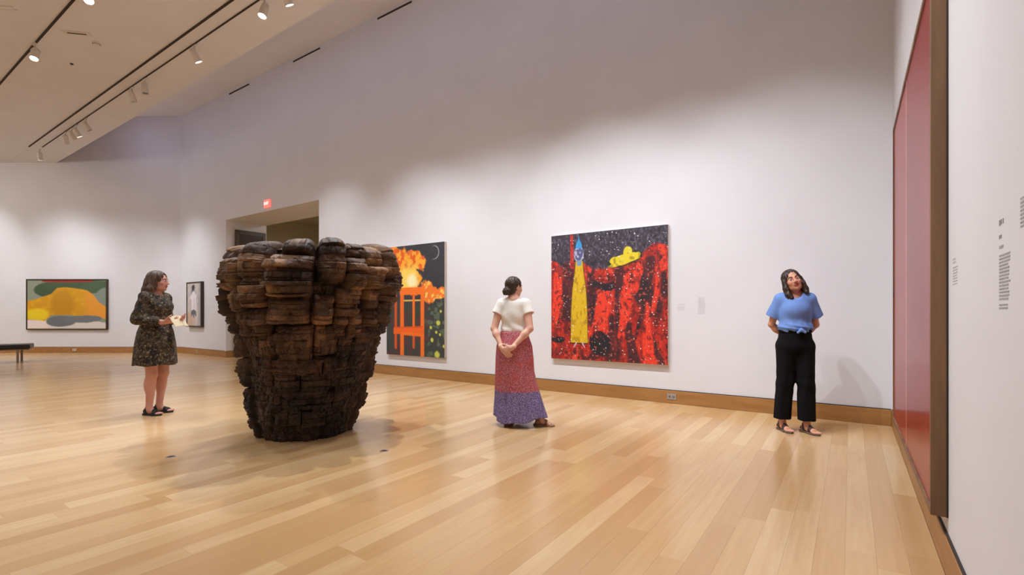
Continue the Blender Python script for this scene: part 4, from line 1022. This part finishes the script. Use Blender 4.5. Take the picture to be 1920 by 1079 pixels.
    red = t.ramp(vo.outputs['Distance'], [(.12, rgb(222, 178, 176)), (.34, rgb(196, 118, 122)), (.6, rgb(160, 78, 92))]); red = t.mix(t.ramp(n3, [(.45, (0, 0, 0, 1)), (.7, (.6, .6, .6, 1))]), red, rgb(190, 82, 74))
    pur = t.ramp(vo.outputs['Distance'], [(.12, rgb(196, 182, 206)), (.34, rgb(142, 128, 172)), (.6, rgb(98, 88, 138))])
    ad = t.n('ShaderNodeMath', operation='MULTIPLY_ADD'); t.l(n_, ad.inputs[0]); ad.inputs[1].default_value = .05; t.l(g.outputs[2], ad.inputs[2])
    c = t.mix(t.ramp(ad.outputs[0], [(.405, (0, 0, 0, 1)), (.425, (1, 1, 1, 1))]), pur, red); t.col(c)
    s_o = np_mesh('skirt', V, Q, m, root)
    W = SDF((-.2, -.17, .98), (.2, .17, 1.06), .005); W.add(ell((0, .003, 1.01), (.155, .117, .12)), 0); W.full(lambda v, X, Y, Z: np.maximum(np.maximum(v, Z - 1.045), 1.0 - Z)); V, Q = W.mesh(); np_mesh('waistband', V, Q, m, s_o)
    sole = mat('tan_sandal_sole', rgb(150, 118, 92), .7); strap = mat('tan_sandal_strap', rgb(170, 132, 104), .6)
    for sx in (-1, 1): sandal(root, ank[sx], fd[sx], sx, sole, strap, [(.0, .02, .3, .0, .2), (.06, .085, .1, .0, .2), (-.08, -.045, -.4, .02, .085)])
woman_skirt()

# ---- woman in the dark floral dress, turned to the right, holding a booklet
def woman_dress():
    root = person('woman in dark floral dress and black sandals holding a pale booklet, left of the vessel', -4.25, 5.88, (1, -.06), 1.03)
    H = Head((0.0, -.02, 1.535), rotm(.0, .03, .25))
    B = SDF(LO, HI, .005); torso(B, 1.08)
    ank = {-1: (-.085, .02, .085), 1: (.075, .03, .085)}; fd = {-1: (-.12, -1), 1: (.10, -1)}
    for sx in (-1, 1):
        limb_leg(B, (sx * .09, 0, .88), (sx * .085, -.01, .47), ank[sx], 1.0, 1.1); foot(B, ank[sx], fd[sx])
    EL = {-1: (-.215, .055, 1.10), 1: (.20, .03, 1.09)}; WR = {-1: (-.115, -.185, 1.065), 1: (.04, -.235, 1.085)}
    for sx in (-1, 1): limb_arm(B, (sx * .150, .015, 1.345), EL[sx], WR[sx], 1.0, 1.12)
    hand(B, WR[-1], (.45, -1, .16), (.6, .2, .75), 1, .42, .95); hand(B, WR[1], (-.45, -1, .12), (-.6, .2, .75), -1, .5, .95)
    head_body(B, H, (0, .02, 1.385)); V, Q = B.mesh()
    np_mesh('body', V, Q, M['skin'], root, colors=skin_colors(V, H, (206, 148, 132)))
    dark = hairmat('wavy_brown_hair', (44, 26, 16), (108, 74, 50)); face_bits(root, H, 0, 0, (M['eye'], M['iris'], dark))
    F = SDF((-.24, -.2, 1.22), (.24, .28, 1.72), .0045)
    F.add(H.e((0, .018, .036), (.086, .102, .092)), 0); F.add(H.e((0, .055, -.03), (.085, .075, .09)), .02)
    F.sub(H.e((0, -.11, -.012), (.060, .09, .106)), .01); F.sub(H.e((0, -.13, -.17), (.09, .10, .13)), .01)
    for pts in ([(-.06, .02, .0), (-.085, .03, -.09), (-.095, .05, -.17), (-.10, .06, -.23)], [(-.03, .08, .0), (-.05, .105, -.1), (-.06, .12, -.18), (-.05, .12, -.245)],
                [(.03, .08, 0), (.04, .105, -.1), (.05, .12, -.18), (.05, .11, -.24)], [(.06, .02, .0), (.078, .02, -.09), (.09, .0, -.16), (.085, -.02, -.21)], [(0, .09, -.05), (0, .115, -.14), (0, .125, -.235)]):
        for i in range(len(pts) - 1): F.add(H.k(pts[i], pts[i + 1], .040 - .002 * i, .038 - .003 * i), .025)
    F.sub(H.k((-.01, -.10, .12), (-.004, .03, .135), .004, .003), .006)
    F.full(lambda v, X, Y, Z: strands(v, X, Y, Z, H, .003, 30, 12)); V, Q = F.mesh(); np_mesh('hair', V, Q, dark, root)
    m = mat('floral_dress_fabric', rough=.85); t = NT(m); p = t.pos(); n1 = t.noise(p, 15, 4, .65); n2 = t.noise(p, 36, 3, .6)
    vo = t.n('ShaderNodeTexVoronoi', Scale=19.0); t.l(p, vo.inputs['Vector'])
    c = t.ramp(n1, [(.46, rgb(32, 24, 20)), (.54, rgb(82, 68, 48)), (.62, rgb(48, 36, 28))]); c = t.mix(t.ramp(n2, [(.56, (0, 0, 0, 1)), (.64, (.75, .75, .75, 1))]), c, rgb(140, 124, 96))
    c = t.mix(t.ramp(vo.outputs['Distance'], [(.10, (.7, .7, .7, 1)), (.18, (0, 0, 0, 1))]), c, rgb(170, 154, 132)); t.col(c); t.bump(t.noise(p, 300, 2), .2, .001)
    T = SDF((-.38, -.36, .54), (.38, .36, 1.5), .005)
    T.add(ell((0, -.0, 1.22), (.178, .140, .19)), 0); T.add(ell((0, .0, 1.08), (.165, .128, .08)), .05); T.add(cap((-.14, .015, 1.345), (.14, .015, 1.345), .066, .066), .05); T.add(ell((0, -.075, 1.235), (.125, .072, .082)), .04)
    for sx in (-1, 1):
        e_, w_ = A_(EL[sx]), A_(WR[sx]); n = nrm(w_ - e_); end = w_ - n * .045
        T.add(cap((sx * .142, .015, 1.34), e_, .064, .062), .03); T.add(cutf(cap(e_, w_, .062, .047), n, end), .02)
    for sx in (-1, 1):
        e_, w_ = A_(EL[sx]), A_(WR[sx]); n = nrm(w_ - e_); T.sub(cap(w_ - n * .07, w_ + n * .02, .036, .036), .004)
    T.sub(cap((0, -.035, 1.43), (0, -.05, 1.54), .074, .09), .008)
    Xs = {}
    def sk(v, X, Y, Z):
        z = T.ax[2]; f = lambda pts, vals: np.interp(z, pts, vals).astype(np.float32)[None, None, :]
        rx = f([.55, .8, .95, 1.05, 1.12], [.225, .215, .195, .165, .14]); ry = f([.55, .8, .95, 1.05, 1.12], [.205, .185, .160, .128, .10])
        th = np.arctan2(Y - .01, X); rip = 1 + f([.55, 1.0], [.045, .008]) * (np.sin(th * 8) + .5 * np.sin(th * 13 + 1))
        d_ = (np.sqrt((X / rx) ** 2 + ((Y - .01) / ry) ** 2) / rip - 1) * np.minimum(rx, ry)
        d_ = np.maximum(d_, Z - 1.09); d_ = np.maximum(d_, -np.maximum(d_ + .012, Z - .75))
        v = v + .0035 * np.sin(X * 50 + Z * 40 + 2 * np.sin(Y * 20)) * np.clip((Z - 1.0) / .1, 0, 1)
        hh = np.maximum(.02 - np.abs(v - d_), 0) / .02; v = np.minimum(v, d_) - hh * hh * .005
        return np.maximum(v, .572 + .006 * np.sin(th * 5) - Z)
    T.full(sk); V, Q = T.mesh(); np_mesh('dress', V, Q, m, root)
    sole = mat('black_sandal_sole', rgb(26, 22, 22), .7); strap = mat('black_sandal_strap', rgb(22, 18, 18), .6)
    for sx in (-1, 1): sandal(root, ank[sx], fd[sx], sx, sole, strap, [(-.022, .010, .22, .0, .2), (.06, .11, 0, .0, .2), (-.085, -.035, -.4, .0, .075)], thick=.02)
    # the booklet she holds, a thing of its own
    Mw = Matrix.Translation(root.location) @ Matrix.Rotation(root.rotation_euler.z, 4, 'Z') @ Matrix.Scale(1.03, 4)
    loc = Mw @ Vector((-.035, -.315, 1.085)); bk = empty('booklet', loc, root.rotation_euler.z); tag(bk, 'pale cream folded booklet held open in the hands of the woman in the floral dress', 'booklet')
    paper = mat('cream_paper', rgb(222, 204, 170), .8)
    for nm, a in (('front_cover', .22), ('back_cover', -.28)):
        mb = MB(); Mx = Matrix.Rotation(.95, 4, 'X') @ Matrix.Rotation(a, 4, 'Y'); s_ = 1 if a > 0 else -1
        mb.box(0 if s_ > 0 else -.105, .105 if s_ > 0 else 0, -.075, .075, -.0012, .0012, Mx); mb.box(.004 if s_ > 0 else -.100, .100 if s_ > 0 else -.004, -.072, .072, .0014, .0036, Mx); mb.build(nm, paper, bk)
woman_dress()
